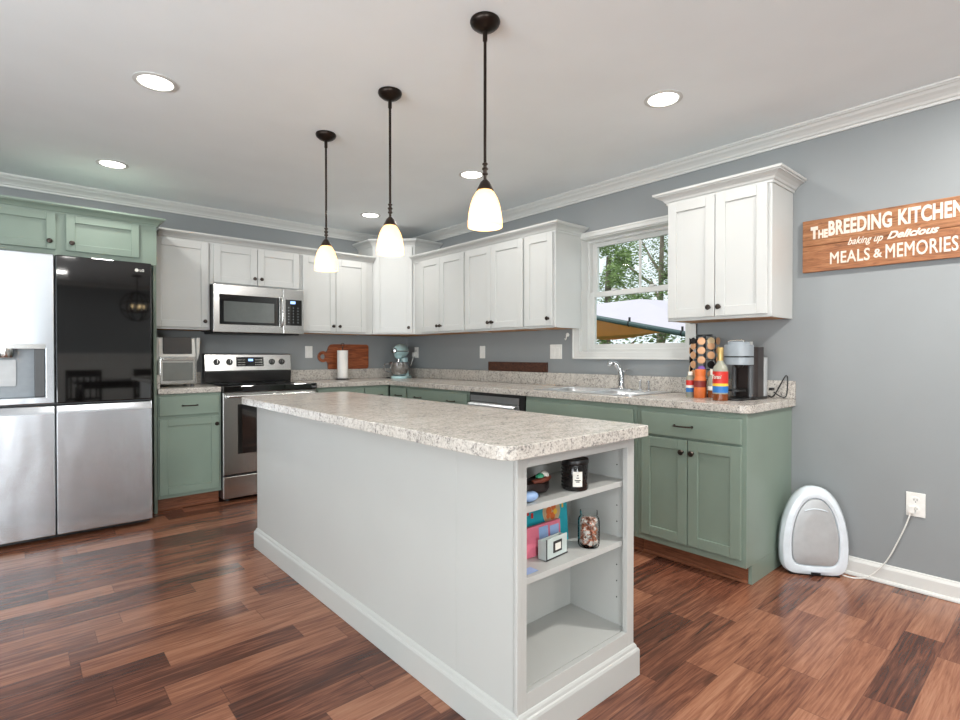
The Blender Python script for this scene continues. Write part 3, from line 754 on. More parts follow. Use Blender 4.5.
pendant(-1.960, -2.843, 'dark bronze pendant with amber glass shade, middle of the three over the island')
pendant(-1.977, -3.556, 'dark bronze pendant with amber shade, highest in view, over the near island end')
# ------------------------------------------------------------------ recessed lights
def downlight(x, y, label, power=5.5):
    p = thing('recessed_light', label, 'ceiling light', (x, y, CH), 0)
    bm = nb(); lathe(bm, [(.070, -.0005), (.090, -.0005), (.092, -.004), (.074, -.007), (.070, -.0005)], (0, 0, 0), 36); mk('trim_ring', bm, 'trim', p, smooth=True)
    bm = nb(); lathe(bm, [(0, -.0005), (.0695, -.0005), (.0695, -.003), (0, -.003)], (0, 0, 0), 36); mk('lens', bm, 'lamp_disc', p)
    a = area('recessed_lamp', (0, 0, -.01), (0, 0, 0), .14, .14, power, (1, .97, .93), 'DISK'); a.parent = p
downlight(-2.835, -2.205, 'lit round recessed ceiling light, large one upper left of the pendants')
downlight(-2.845, -.79, 'lit round recessed ceiling light above the refrigerator')
downlight(-.905, -2.21, 'lit round recessed ceiling light partly behind the nearest pendant rod')
downlight(-.90, -.775, 'smallest lit round recessed ceiling light near the corner cabinet')
downlight(-.90, -3.68, 'lit round recessed ceiling light above the sign side, right of the pendants')

downlight(-2.84, -5.15, 'lit round recessed ceiling light added unseen over the camera side', 7)  # unseen downlights from here on, added to brighten shelves and cabinet fronts
downlight(-.90, -5.15, 'lit round recessed ceiling light added unseen over the dining side near the right wall', 34)
downlight(-2.84, -6.95, 'lit round recessed ceiling light added unseen at the far dining end, left of the chandelier', 10)
downlight(-.90, -6.95, 'lit round recessed ceiling light added unseen at the far dining end, right of the chandelier', 20)
# ------------------------------------------------------------------ wall sign
t = thing('wall_sign', 'orange stained two-board wooden sign with white kitchen lettering on the right wall', 'sign', (0, -4.03, 1.62))
SL = .762
bpart('sign_board', 'sign', t, -.028, -.006, -SL, 0, .1445, .285, bev=.002)
bpart('sign_board', 'sign2', t, -.028, -.006, -SL, 0, 0, .1425, bev=.002)
bm = nb(); bx(bm, -.006, -.001, -SL+.08, -SL+.11, .03, .25); bx(bm, -.006, -.001, -.11, -.08, .03, .25); mk('batten', bm, 'dwood', t)
def sgn(name, txt, y0, y1, z0, z1, **k):
    text_mesh(name, txt, .06, 'lettering', t, Matrix.Translation((-.0288, y0+4.03, z0-1.62)) @ FACE_MX, ext=.0006, fit=(y0-y1, z1-z0), **k)
sgn('lettering', 'T', -4.070, -4.105, 1.800, 1.868, off=.0045)
sgn('lettering', 'HE', -4.107, -4.152, 1.800, 1.846, off=.003)
sgn('lettering', 'BREEDING', -4.155, -4.430, 1.805, 1.886, off=.0022, space=1.04)
sgn('lettering', 'KITCHEN', -4.455, -4.700, 1.808, 1.888, off=.0022, space=1.04)
sgn('lettering', 'baking up', -4.243, -4.395, 1.732, 1.780, off=.0007, shear=.45)
sgn('lettering', 'Delicious', -4.410, -4.612, 1.746, 1.784, off=.0022, shear=.45)
sgn('lettering', 'MEALS', -4.163, -4.340, 1.652, 1.716, off=0, bev=.0009, space=1.05)
sgn('lettering', '&', -4.355, -4.392, 1.660, 1.705, off=.001)
sgn('lettering', 'MEMORIES', -4.405, -4.680, 1.650, 1.722, off=0, bev=.0009, space=1.05)

# ------------------------------------------------------------------ wall plates
def wplate(name, label, cat, loc, rz, w=.075, h=.118, kind='outlet', group=None):
    p = thing(name, label, cat, loc, rz, group)
    bm = nb(); bx(bm, -w/2, w/2, -.006, -.0008, -h/2, h/2); mk('cover_plate', bm, 'plate', p, .002)
    if kind == 'outlet':
        for s in (-1, 1):
            bm = nb(); lathe(bm, [(.017, .0061), (.0165, .0085), (0, .0085)], (0, 0, s*.022), 20, '-y'); k = mk('receptacle', bm, 'plate', p)
            bm = nb()
            for x in (-.006, .006): bx(bm, x-.0012, x+.0012, -.0092, -.0086, s*.022-.002, s*.022+.007)
            lathe(bm, [(.0025, .0086), (.0025, .0092), (0, .0092)], (0, 0, s*.022-.008), 8, '-y'); mk('slot', bm, 'inkdark', k)
    else:
        n = 1 if w < .1 else 2
        for i in range(n):
            x = (i-(n-1)/2)*.046; bm = nb(); bx(bm, x-.016, x+.016, -.010, -.0062, -.033, .033); mk('rocker', bm, 'plate', p, .0015)
    return p
wplate('light_switch', 'white switch plate on the grey wall left of the cutting board', 'switch', (-1.155, 0, 1.192), 0, kind='switch')
wplate('wall_outlet', 'white outlet in the corner beside the stand mixer', 'outlet', (0, -.197, 1.19), RB)
wplate('light_switch', 'single white switch plate above the left part of the dark plaque', 'switch', (0, -1.303, 1.19), RB, kind='switch')
wplate('light_switch', 'wide double white switch plate left of the window', 'switch', (0, -2.215, 1.19), RB, .125, kind='switch')
wplate('wall_outlet', 'white outlet plate behind the coffee machine', 'outlet', (0, -3.700, 1.185), RB, .115)
wo = wplate('wall_outlet', 'white outlet low on the grey wall with the vacuum plugged in', 'outlet', (0, -4.528, .427), RB)
t = thing('wall_hook', 'small round white hook on the wall beside the window casing', 'hook', (0, -2.335, 1.325), RB)
bm = nb(); lathe(bm, [(.016, .0008), (.016, .004), (.010, .007), (0, .007)], (0, 0, 0), 20, '-y'); mk('hook_plate', bm, 'plate', t, smooth=True)
bm = nb(); tube(bm, smoothpts([(0, -.006, 0), (0, -.018, -.016), (0, -.020, -.034), (0, -.030, -.040), (0, -.036, -.030)], 4), .0035, 8); mk('hook_prong', bm, 'plate', t, smooth=True)

# ------------------------------------------------------------------ floor vacuum and cord
vz = math.atan2(-.24, .18)   # front face direction along the egg's width
t = thing('stationary_vacuum', 'egg-shaped white stationary floor vacuum with silver front at the wall', 'vacuum', (-.170, -4.140, 0), vz)
def egg(w_, h_, n=40, z0=0., flat=.10):
    pts = []
    for i in range(n+1):
        a = -PI/2+PI*1.0*i/n
        pts.append(a)
    out = []
    for i in range(n):
        a = 2*PI*i/n; s, c_ = math.sin(a), math.cos(a)
        hw = w_/2*(1-.05*max(0, s)**2)
        x = hw*math.copysign(abs(c_)**(.88 if s > 0 else .30), c_)*(1-.07*max(0, -s))
        z = (h_*.70)*max(0, s)**1.02 + h_*.30 if s > 0 else h_*.30 - h_*.30*abs(s)**.42
        out.append((x, z0+z))
    return out
def loft(bm, rings, cap0=True, cap1=True):
    rows = [[bm.verts.new(p) for p in r_] for r_ in rings]; n = len(rows[0])
    for a, b in zip(rows, rows[1:]):
        for i in range(n): bm.faces.new((a[i], a[(i+1) % n], b[(i+1) % n], b[i]))
    if cap0: bm.faces.new(rows[0][::-1])
    if cap1: bm.faces.new(rows[-1])
def eggring(w_, h_, y, zs, z0=.006): return [(x, y, z0+z*1.0+zs) for x, z in egg(w_, h_)]
bm = nb()
loft(bm, [eggring(.224, .352, -.004, .05), eggring(.232, .364, -.016, .045), eggring(.256, .404, -.020, .022), eggring(.308, .450, -.010, .003), eggring(.332, .464, .010, 0), eggring(.322, .460, .05, 0), eggring(.25, .42, .09, .006), eggring(.16, .33, .120, .015)])
mk('shell', bm, 'vac', t, smooth=True)
bm = nb(); loft(bm, [eggring(.223, .350, -.005, .051), eggring(.221, .348, -.013, .052), eggring(.21, .337, -.017, .057), eggring(.10, .20, -.019, .12)])
fp = mk('front_panel', bm, 'vacpanel', t, smooth=True)
bm = nb(); tube(bm, [(x, -.021, .345+.012*(1-(x/.055)**2)) for x in [-.055+.011*i for i in range(11)]], .003, 6); mk('panel_lip', bm, 'vac', fp, smooth=True)
bm = nb(); bx(bm, -.022, .022, -.022, -.012, .012, .022); bx(bm, -.12, .12, -.004, .05, .001, .0055); mk('intake', bm, 'black', t)
bm = nb()
tube(bm, smoothpts([(-.085, -4.245, .012), (-.070, -4.270, .005), (-.052, -4.300, .0045), (-.042, -4.345, .022), (-.036, -4.397, .085), (-.034, -4.432, .150), (-.033, -4.461, .225), (-.032, -4.488, .30), (-.030, -4.507, .365), (-.026, -4.515, .395)], 6), .0032, 8)
bx(bm, -.034, -.0095, -4.528, -4.504, .388, .420)
o = mk('power_cord', bm, 'plate', smooth=True); tag(o, 'white power cord running from the floor vacuum up to the low outlet', 'cord')

# ------------------------------------------------------------------ counter things on wall A
t = thing('toaster_oven', 'stainless countertop air fryer oven with black slanted display, left of the range', 'toaster oven', (-2.392, -.42, CZ1+.0005)); t.scale = (1.06, 1, 1)
bm = nb(); prism(bm, [(.0, .018), (.0, .175), (.0, .20), (.02, .385), (.30, .385), (.30, .018)], -.128, .128, mp=lambda u, v, q: (q, u, v)); mk('housing', bm, 'silver', t, .012, 3)
for s in (-1, 1):
    bm = nb(); prism(bm, [(s*.129, .20), (s*.146, .26), (s*.150, .385), (s*.125, .385), (s*.125, .2)], -.002, .22, mp=lambda u, v, q: (u, q, v))
    mk('side_wing', bm, 'silver', t, .003)
bm = nb(); bx(bm, -.094, .094, -.006, 0, 0, .128); mk('display_panel', bm, 'black', t, .004, xf=Matrix.Translation((0, -.003, .258)) @ Matrix.Rotation(-.07, 4, 'X'))
bm = nb(); bx(bm, -.118, .118, -.014, -.001, .022, .236); od = mk('oven_door', bm, 'steel', t, .006, 3)
bpart('door_window', 'gglass', od, -.098, .098, -.0155, -.0142, .050, .190, bev=.0005)
bm = nb(); tube(bm, [(-.10, -.045, .215), (.10, -.045, .215)], .009, 12)
for x in (-.085, .085): bx(bm, x-.008, x+.008, -.045, -.002, .209, .221)
mk('door_handle', bm, 'steel', od, smooth=True)
bm = nb()
for x in (-.10, .10):
    for y in (.02, .27): lathe(bm, [(.012, 0), (.012, .018), (0, .018)], (x, y, 0), 12)
mk('foot', bm, 'black', t)

t = thing('paper_towel_holder', 'black-based paper towel stand on the counter in front of the cutting board', 'paper towel holder', (-.856, -.13, CZ1+.0005))
bm = nb(); lathe(bm, [(0, 0), (.072, 0), (.072, .008), (.06, .011), (.012, .012), (0, .012)], (0, 0, 0), 32); mk('base', bm, 'black', t, smooth=True)
bm = nb(); lathe(bm, [(.005, .012), (.005, .335), (0, .335)], (0, 0, 0), 12)
tube(bm, [(.017*math.cos(a), 0, .350+.017*math.sin(a)) for a in [2*PI*i/20 for i in range(20)]], .0028, 8, True); mk('rod', bm, 'knob', t, smooth=True)
bm = nb(); lathe(bm, [(.020, .014), (.052, .014), (.053, .016), (.053, .292), (.052, .294), (.020, .294), (.020, .014)], (-.856, -.13, CZ1+.0005), 40)
o = mk('paper_towel_roll', bm, 'paper', smooth=True); tag(o, 'white paper towel roll on the black stand', 'paper towels')

bm = nb()
bo = [(-.957, 0), (-.520, 0), (-.505, .012), (-.501, .03), (-.501, .225), (-.505, .243), (-.520, .255), (-.90, .255), (-.935, .25), (-.955, .225), (-.965, .19), (-.975, .178)]
hc = (-1.012, .128); hb = []
for i in range(15):
    a = math.radians(52+256*i/14); hb.append((hc[0]+.056*math.cos(a), hc[1]+.056*math.sin(a)))
bo += hb+[(-.972, .078), (-.963, .06)]
hole = [(hc[0]-.004+.026*math.cos(2*PI*i/16), hc[1]+.026*math.sin(2*PI*i/16)) for i in range(16)]
prism(bm, bo, -.021, -.003, [hole], mp=lambda u, v, q: (u, q, v+1.0175))
o = mk('cutting_board', bm, 'board', None, .003); tag(o, 'reddish wooden cutting board with ring handle standing against the back wall', 'cutting board')
bm = nb(); bx(bm, -.020, -.003, -2.128, -1.402, 1.0175, 1.100)
o = mk('wooden_plaque', bm, 'dwood', None, .002); tag(o, 'long low dark brown carved wooden plaque on the backsplash left of the sink', 'plaque')

# stand mixer
t = thing('stand_mixer', 'pale blue stand mixer with steel bowl in the counter corner', 'mixer', (-.225, -.235, CZ1+.0005), math.radians(-142)); t.scale = (1.05, 1.05, 1.10)
# local +x = front of the mixer
bm = nb(); prism(bm, rrect(-.13, .13, -.085, .085, .07, 6), 0, .022); 
loft(bm, [[(-.085+ .045*math.cos(a)*k, .045*math.sin(a)*k, z) for a in [2*PI*i/20 for i in range(20)]] for k, z in ((1.25, .02), (1.0, .06), (.86, .13), (.9, .20))])
mk('stand', bm, 'mixer', t, .006, 3, smooth=True)
bm = nb(); ell(bm, (.01, 0, .265), (.165, .066, .068), 24); ell(bm, (.085, 0, .235), (.045, .045, .05), 16); mk('motor_head', bm, 'mixer', t, smooth=True)
bm = nb(); tube(bm, [(.166*math.cos(a)+.01, .0672*math.sin(a), .262) for a in [2*PI*i/32 for i in range(32)]], .006, 8, True)
lathe(bm, [(.022, .150), (.026, .165), (.022, .185), (0, .19)], (.045, 0, .265), 16, 'x'); mk('trim_band', bm, 'chrome', t, smooth=True)
bm = nb(); shell(bm, [(.040, .024), (.055, .026), (.082, .055), (.096, .10), (.101, .155), (.106, .158)], (.065, 0, 0), 32, .003); lathe(bm, [(0, .026), (.05, .026), (.05, .03), (0, .03)], (.065, 0, 0), 24)
tube(bm, smoothpts([(.075, -.098, .14), (.085, -.145, .135), (.085, -.150, .08), (.075, -.085, .06)], 5), .006, 8)
mk('bowl', bm, 'chrome', t, smooth=True)
bm = nb(); tube(bm, [(.085, 0, .20), (.085, 0, .10)], .008, 8); mk('beater_shaft', bm, 'chrome', t, smooth=True)
bm = nb(); tube(bm, smoothpts([(-.30, -.12, .92), (-.345, -.13, .9185), (-.375, -.17, .9185), (-.35, -.22, .9185), (-.30, -.23, .9185)], 6), .004, 8)
o = mk('mixer_cord', bm, 'black', smooth=True); tag(o, 'black cord loop lying on the counter left of the stand mixer', 'cord')
bm = nb(); bx(bm, -.052, -.0105, -.215, -.18, 1.145, 1.19); tube(bm, smoothpts([(-.045, -.197, 1.15), (-.055, -.195, 1.11), (-.05, -.17, 1.08), (-.045, -.14, 1.04)], 5), .005, 8)
o = mk('plug', bm, 'plate', None, .003); tag(o, 'white plug with short cord in the corner outlet by the mixer', 'plug')

# ------------------------------------------------------------------ coffee corner
def bottle(label, x, y, prof, mat, bands, cap=None, cat='bottle'):
    t = thing('syrup_bottle', label, cat, (x, y, CZ1+.0005))
    bm = nb(); lathe(bm, prof, (0, 0, 0), 28); mk('bottle_body', bm, mat, t, smooth=True)
    for (r_, z0, z1, m_) in bands:
        bm = nb(); lathe(bm, [(r_-.001, z0), (r_, z0), (r_, z1), (r_-.001, z1), (r_-.001, z0)], (0, 0, 0), 28); mk('label_band', bm, m_, t, smooth=True)
    if cap:
        bm = nb(); lathe(bm, cap[1], (0, 0, 0), 20); mk('cap', bm, cap[0], t, smooth=True)
    return t
t4 = bottle('tall syrup bottle with gold neck and red, yellow and blue label before the coffee machine', -.440, -3.762,
            [(0, 0), (.037, 0), (.039, .006), (.039, .165), (.034, .185), (.018, .205), (.014, .22), (.014, .235), (0, .235)], 'clearb',
            [(.0394, .095, .160, 'red'), (.0396, .080, .095, 'yellow'), (.0396, .045, .080, 'blue'), (.0393, .002, .038, 'syrup')],
            ('gold', [(.0145, .215), (.0155, .285), (.014, .29), (0, .29)]))
text_mesh('label_lettering', 'Torani', .02, 'lettering', t4, Matrix.Translation((-.0405, .028, .120)) @ FACE_MX, ext=.0004, off=.0006, shear=.3, fit=(.052, .022))
bottle('orange flavour bottle with dark red band in front of the pod carousel', -.325, -3.592,
       [(0, 0), (.033, 0), (.035, .005), (.035, .10), (.029, .122), (.027, .13), (0, .13)], 'orange',
       [(.0354, .062, .100, 'maroon')], ('orange', [(.030, .130), (.031, .160), (.026, .166), (0, .166)]))
bottle('small clear bottle with red, white and blue label, leftmost beside the pod carousel', -.315, -3.526,
       [(0, 0), (.022, 0), (.024, .005), (.024, .11), (.017, .128), (0, .13)], 'clearb',
       [(.0244, .070, .100, 'red'), (.0244, .055, .070, 'whitelab'), (.0244, .030, .055, 'blue')], ('whitelab', [(.013, .129), (.013, .150), (0, .150)]))
bottle('small white-capped bottle of amber syrup between the orange bottle and the tall bottle', -.320, -3.664,
       [(0, 0), (.024, 0), (.026, .005), (.026, .11), (.016, .135), (0, .137)], 'clearb',
       [(.0262, .004, .045, 'syrup'), (.0264, .048, .070, 'whitelab')], ('whitelab', [(.014, .136), (.014, .168), (0, .168)]))
# pod carousel
PC = (-.175, -3.545)
t = thing('pod_carousel', 'black wire coffee pod carousel on the counter below the window corner', 'pod holder', (PC[0], PC[1], CZ1+.0005))
bm = nb(); lathe(bm, [(0, 0), (.085, 0), (.085, .008), (.02, .012), (0, .012)], (0, 0, 0), 32); mk('base', bm, 'black', t, smooth=True)
bm = nb(); lathe(bm, [(.007, .012), (.007, .365), (.045, .367), (.045, .372), (0, .372)], (0, 0, 0), 16); mk('spindle', bm, 'black', t, smooth=True)
bm = nb()
NC = 8
for i in range(NC):
    a = 2*PI*(i+.5)/NC; p = (.060*math.cos(a), .060*math.sin(a))
    tube(bm, [(p[0]*.3, p[1]*.3, .366), (p[0], p[1], .36), (p[0], p[1], .02)], .0018, 6)
for z in (.03, .10, .16, .22, .28, .345):
    tube(bm, [(.060*math.cos(a), .060*math.sin(a), z) for a in [2*PI*k/24 for k in range(24)]], .0015, 6, True)
mk('wire_rack', bm, 'black', t, smooth=True)
protos = {}
def pod(mat, a, z):
    key = mat
    nmz = {'copper': 'copper foil', 'purple': 'purple foil', 'bfoil': 'black foil', 'cream': 'cream foil'}[mat]
    if key not in protos:
        p = thing('coffee_pod', nmz+' coffee pod held in the wire carousel', 'coffee pod', (0, 0, 0), 0, nmz+' pods in the carousel')
        bm = nb(); lathe(bm, [(0, .0), (.022, .0), (.0225, .001), (.0225, .0025), (.017, .0035), (.0, .0035)], (0, 0, 0), 20, 'x'); mk('foil_lid', bm, mat, p, smooth=True)
        bm = nb(); lathe(bm, [(.019, -.0005), (.016, -.010), (.010, -.017), (0, -.018)], (0, 0, 0), 16, 'x'); mk('cup', bm, 'bfoil', p, smooth=True)
        protos[key] = p; o = p
    else: o = copy_tree(protos[key])
    o.location = (PC[0]+.084*math.cos(a), PC[1]+.084*math.sin(a), z); o.rotation_euler = (0, 0, a)
order = {0: ['cream', 'cream', 'cream', 'bfoil', 'copper', 'bfoil'], 1: ['copper', 'copper', 'copper', 'copper', 'copper', 'bfoil'], 2: ['copper', 'purple', 'purple', 'copper', 'copper', 'copper'], 3: ['cream', 'copper', 'bfoil', 'copper', 'copper', 'cream'], 4: ['copper']*6}
for i in range(5):
    a = math.radians(122)+i*math.radians(36)
    for j in range(6): pod(order[i][j], a, CZ1+.052+.056*j+(.028 if i % 2 and j < 5 else 0))

# coffee machine: front faces -x
t = thing('coffee_machine', 'grey and black capsule coffee machine at the counter end', 'coffee machine', (-.10, -3.800, CZ1+.0005))
bm = nb(); prism(bm, rrect(-.19, .055, -.072, .072, .05, 6), .0, .012); prism(bm, rrect(-.30, -.15, -.052, .052, .05, 6), 0, .010); mk('base', bm, 'black', t, .002)
bm = nb(); prism(bm, rrect(-.13, .000, -.066, .066, .03, 5), .0125, .295); mk('body', bm, plain('espresso_brown_plastic', (48, 40, 38), .3), t, .004, 3)
bm = nb(); prism(bm, rrect(-.265, -.131, -.068, .068, .045, 6), .195, .305); prism(bm, rrect(-.255, -.140, -.050, .050, .040, 6), .305, .322); hd = mk('brew_head', bm, 'grey', t, .012, 3, smooth=True)
bm = nb(); prism(bm, rrect(-.2665, -.128, -.0695, .0695, .046, 6), .236, .243); mk('head_band', bm, 'black', hd)
bm = nb(); tube(bm, smoothpts([(-.235, .045, .320), (-.23, .03, .328), (-.23, -.03, .328), (-.235, -.045, .320)], 4), .005, 8); mk('lever', bm, 'steel', hd, smooth=True)
bm = nb(); lathe(bm, [(.022, .180), (.026, .194), (0, .194)], (-.20, 0, 0), 16); mk('spout', bm, 'black', hd, smooth=True)
bm = nb(); lathe(bm, [(0, .050), (.050, .050), (.050, .058), (0, .058)], (-.235, 0, 0), 24); bx(bm, -.19, -.13, -.02, .02, .046, .060); mk('cup_tray', bm, 'black', t)
bm = nb(); tube(bm, [(-.155, .045, .015), (-.155, .045, .19)], .012, 12); tube(bm, [(-.155, -.045, .015), (-.155, -.045, .19)], .012, 12); mk('column', bm, 'dgrey', t, smooth=True)
bm = nb(); prism(bm, rrect(.002, .060, -.060, .060, .02, 4), .012, .235); mk('water_tank', bm, 'vacpanel', t, .002)
bm = nb(); tube(bm, smoothpts([(-.06, -3.868, .93), (-.06, -3.885, .921), (-.055, -3.905, .945), (-.055, -3.950, 1.035), (-.052, -3.962, 1.045), (-.050, -3.965, 1.02), (-.050, -3.962, .950), (-.052, -3.952, .924), (-.057, -3.925, .930), (-.060, -3.897, .951)], 4), .0036, 8)
bx(bm, -.075, -.045, -3.895, -3.875, .96, .975)
o = mk('looped_cord', bm, 'black', smooth=True); tag(o, 'stiff black cord looping beside the coffee machine at the counter end', 'cord')

# ------------------------------------------------------------------ things on the island shelves
t = thing('candle_jar', 'black glass candle jar with dark lid and cream label on the top island shelf', 'candle', (-1.905, -3.935, .711), math.radians(-58))
bm = nb(); lathe(bm, [(0, 0), (.041, 0), (.044, .004), (.044, .085), (.042, .088), (0, .088)], (0, 0, 0), 36); JAR = bm
bm = nb(); lathe(bm, [(0, .0885), (.0455, .0885), (.046, .091), (.046, .101), (.044, .104), (0, .104)], (0, 0, 0), 36); mk('lid', bm, 'black', t, smooth=True)
bm = nb()
rows = [[bm.verts.new(((.0446)*math.sin(a), -(.0446)*math.cos(a), z)) for a in [-.05+.72*i/6 for i in range(7)]] for z in (.016, .066)]
for i in range(6): bm.faces.new((rows[0][i], rows[0][i+1], rows[1][i+1], rows[1][i]))
o = mk('paper_label', bm, 'whitelab', t); sm = o.modifiers.new('s', 'SOLIDIFY'); sm.thickness = .0005
bm = nb()
for z, hw in ((.052, .06), (.044, .10), (.036, .22), (.031, .14)):
    rws = [[bm.verts.new((.0453*math.sin(a), -.0453*math.cos(a), zz)) for a in [.31-hw+2*hw*i/4 for i in range(5)]] for zz in (z, z+.003)]
    for i in range(4): bm.faces.new((rws[0][i], rws[0][i+1], rws[1][i+1], rws[1][i]))
mk('label_print', bm, 'inkdark', t)
bm = nb()
for i in range(10):
    for j in range(7):
        a = math.radians(-100+i*12+(j % 2)*6) if i < 8 else math.radians(45+(i-8)*14+(j % 2)*7)
        if -.1 < a < .72: continue
        g = bmesh.ops.create_icosphere(JAR, subdivisions=1, radius=.003)
        bmesh.ops.translate(JAR, vec=(.0443*math.sin(a), -.0443*math.cos(a), .012+j*.0115), verts=g['verts'])
bm.free(); mk('jar', JAR, plain('smoked_black_glass', (36, 33, 32), .12, .2), t, smooth=True)

t = thing('mason_jar', 'open clear glass jar full of coins on the middle island shelf', 'jar', (-1.823, -3.930, .4955))
bm = nb(); shell(bm, [(.034, .002), (.037, .006), (.038, .014), (.038, .088), (.036, .098), (.030, .106), (.0295, .110), (.031, .112), (.0305, .124)], (0, 0, 0), 32, .0022); lathe(bm, [(0, .001), (.035, .001), (.036, .004), (0, .004)], (0, 0, 0), 32); mk('glass', bm, 'jarglass', t, smooth=True)
bm = nb(); rnd = random.Random(3)
for i in range(210):
    a = rnd.random()*2*PI; r_ = .0275*math.sqrt(.45+.55*rnd.random()); z = .011+.083*rnd.random()
    rot = Matrix.Rotation(rnd.random()*2*PI, 4, 'Z') @ Matrix.Rotation(rnd.uniform(.2, 1.4), 4, 'X')
    rr_ = rnd.choice((.0085, .0075, .0095))
    p = Vector((r_*.86*math.cos(a), r_*.86*math.sin(a), z)); lathe(bm, [(0, 0), (rr_, 0), (rr_, .0014), (0, .0014)], tuple(p), 10, mat=rot)
m_, nt, b_ = nm('mixed_coins'); L(nt, ramp(nt, noise(nt, coords(nt), 70, 1), [(.36, (130, 80, 58)), (.48, (190, 125, 98)), (.54, (190, 186, 180)), (.7, (225, 220, 215))]), b_.inputs['Base Color']); b_.inputs['Metallic'].default_value = .25; b_.inputs['Roughness'].default_value = .35
o = mk('coins', bm, m_); o.location = (-1.823, -3.930, .4955); tag(o, 'copper and silver coins filling the clear glass jar', 'coins', None, 'stuff')

def leaned(name, label, cat, mat, x0, x1, y, z0, z1, th, tilt=.12, rz=.0):
    """upright card or book leaning back: built around its own base"""
    o = thing(name, label, cat, (x0, y, z0+.001), rz)
    bm = nb(); bx(bm, 0, x1-x0, 0, th, 0, z1-z0); return o, bm, Matrix.Rotation(-tilt, 4, 'X')
# black notebook, teal picture book, pink packet, wicker holder: from back to front
sy = -3.90
o, bm, R_ = leaned('notebook', 'black notebook leaning behind the teal book on the middle island shelf', 'notebook', 'black', -2.155, -1.955, -3.795, .494, .670, .008, .06); mk('cover', bm, 'black', o, .001, xf=R_)
o, bm, R_ = leaned('picture_book', 'teal picture book leaning upright behind the wicker holder', 'book', 'teal', -2.060, -1.825, -3.842, .494, .672, .006, .07); cv = mk('cover', bm, 'teal', o, .001, xf=R_)
bm = nb(); lathe(bm, [(0, 0), (.046, 0), (.046, .001), (0, .001)], (.150, 0, .118), 28, '-y'); mk('cover_circle', bm, 'cream', cv, xf=R_)
bm = nb(); 
for (a, b_2, c_, r_) in ((.135, .121, .012, .014), (.160, .131, .0, .012), (.153, .101, 0, .013), (.130, .104, 0, .009)): lathe(bm, [(0, .0012), (r_, .0012), (r_, .002), (0, .002)], (a, 0, b_2), 14, '-y')
mk('cover_print', bm, 'orange', cv, xf=R_)
bm = nb(); lathe(bm, [(0, .0021), (.010, .0021), (.010, .0026), (0, .0026)], (.167, 0, .114), 12, '-y'); bx(bm, .205, .213, -.0014, -.0002, .12, .155); mk('cover_print', bm, 'yellow', cv, xf=R_)
bm = nb(); bx(bm, .015, .035, -.0014, -.0002, .125, .145); bx(bm, .045, .055, -.0014, -.0002, .112, .13); mk('cover_print', bm, 'red', cv, xf=R_)
o, bm, R_ = leaned('card_packet', 'pink and blue card packet standing between teal book and wicker holder', 'packet', 'pink', -2.085, -1.905, -3.874, .494, .592, .012, .05); cv = mk('packet', bm, 'pink', o, .001, xf=R_)
bm = nb(); bx(bm, .070, .115, -.0012, -.0002, .05, .09); bx(bm, .125, .17, -.0012, -.0002, .04, .085); mk('packet_print', bm, 'skyblue', cv, xf=R_)
t = thing('letter_holder', 'pale grey woven letter holder with framed tag on the middle island shelf', 'letter holder', (-1.993, -3.908, .4955), math.radians(4))
bm = nb(); bx(bm, -.052, .062, -.018, -.014, 0, .068); bx(bm, -.052, .062, .014, .018, 0, .060); bx(bm, -.052, .062, -.018, .018, 0, .004); bx(bm, -.052, -.048, -.018, .018, 0, .062); bx(bm, .058, .062, -.018, .018, 0, .062); mk('basket', bm, 'basket', t, .002)
bm = nb(); bx(bm, -.016, .030, -.0205, -.0182, .018, .056); tg = mk('tag_frame', bm, 'inkdark', t, .001)
bpart('tag_card', 'whitelab', tg, -.008, .022, -.0215, -.0206, .026, .048)
bm = nb(); bx(bm, -.053, .063, -.0195, -.0181, .0, .004); bx(bm, -.053, -.049, -.0195, -.0181, 0, .07); mk('wire_edge', bm, 'inkdark', t)
bm = nb(); bx(bm, -2.165, -2.115, -3.96, -3.925, .4952, .4962); o = mk('paper_slip', bm, 'skyblue', None); tag(o, 'small blue and white paper slip on the front of the middle island shelf', 'paper')
# top shelf
t = thing('sunglasses_case', 'dark brown leather pouch with rust lining on the top island shelf', 'pouch', (-2.055, -3.880, .7115), .12)
bm = nb()
loft(bm, [[(.075*k*math.cos(a)+dx, .040*k*math.sin(a), z+.006+.005*math.sin(2*a)) for a in [2*PI*i/28 for i in range(28)]] for k, z, dx in ((.85, 0, 0), (1, .012, 0), (.95, .028, .004), (.6, .036, .01))]); mk('pouch', bm, 'dbrown', t, smooth=True)
bm = nb(); tube(bm, smoothpts([(-.03, -.02, .040), (.03, -.03, .045), (.075, -.01, .042), (.088, .02, .030), (.06, .035, .035)], 5), .009, 8); mk('rust_strap', bm, 'rust', t, smooth=True)
t = thing('toy_cap', 'small green and white rounded plastic toy resting on the dark pouch', 'toy', (-2.025, -3.895, .7535), .3)
bm = nb(); ell(bm, (0.012, 0, .010), (.018, .017, .017), 16); mk('white_dome', bm, 'whitelab', t, smooth=True)
bm = nb(); ell(bm, (-.012, .004, .010), (.018, .014, .013), 16); mk('green_dome', bm, 'mint', t, smooth=True)
bm = nb(); ell(bm, (-2.140, -3.945, .7275), (.034, .022, .016), 18); o = mk('computer_mouse', bm, 'skyblue', smooth=True); tag(o, 'light blue rounded plastic mouse at the left front of the top island shelf', 'mouse')

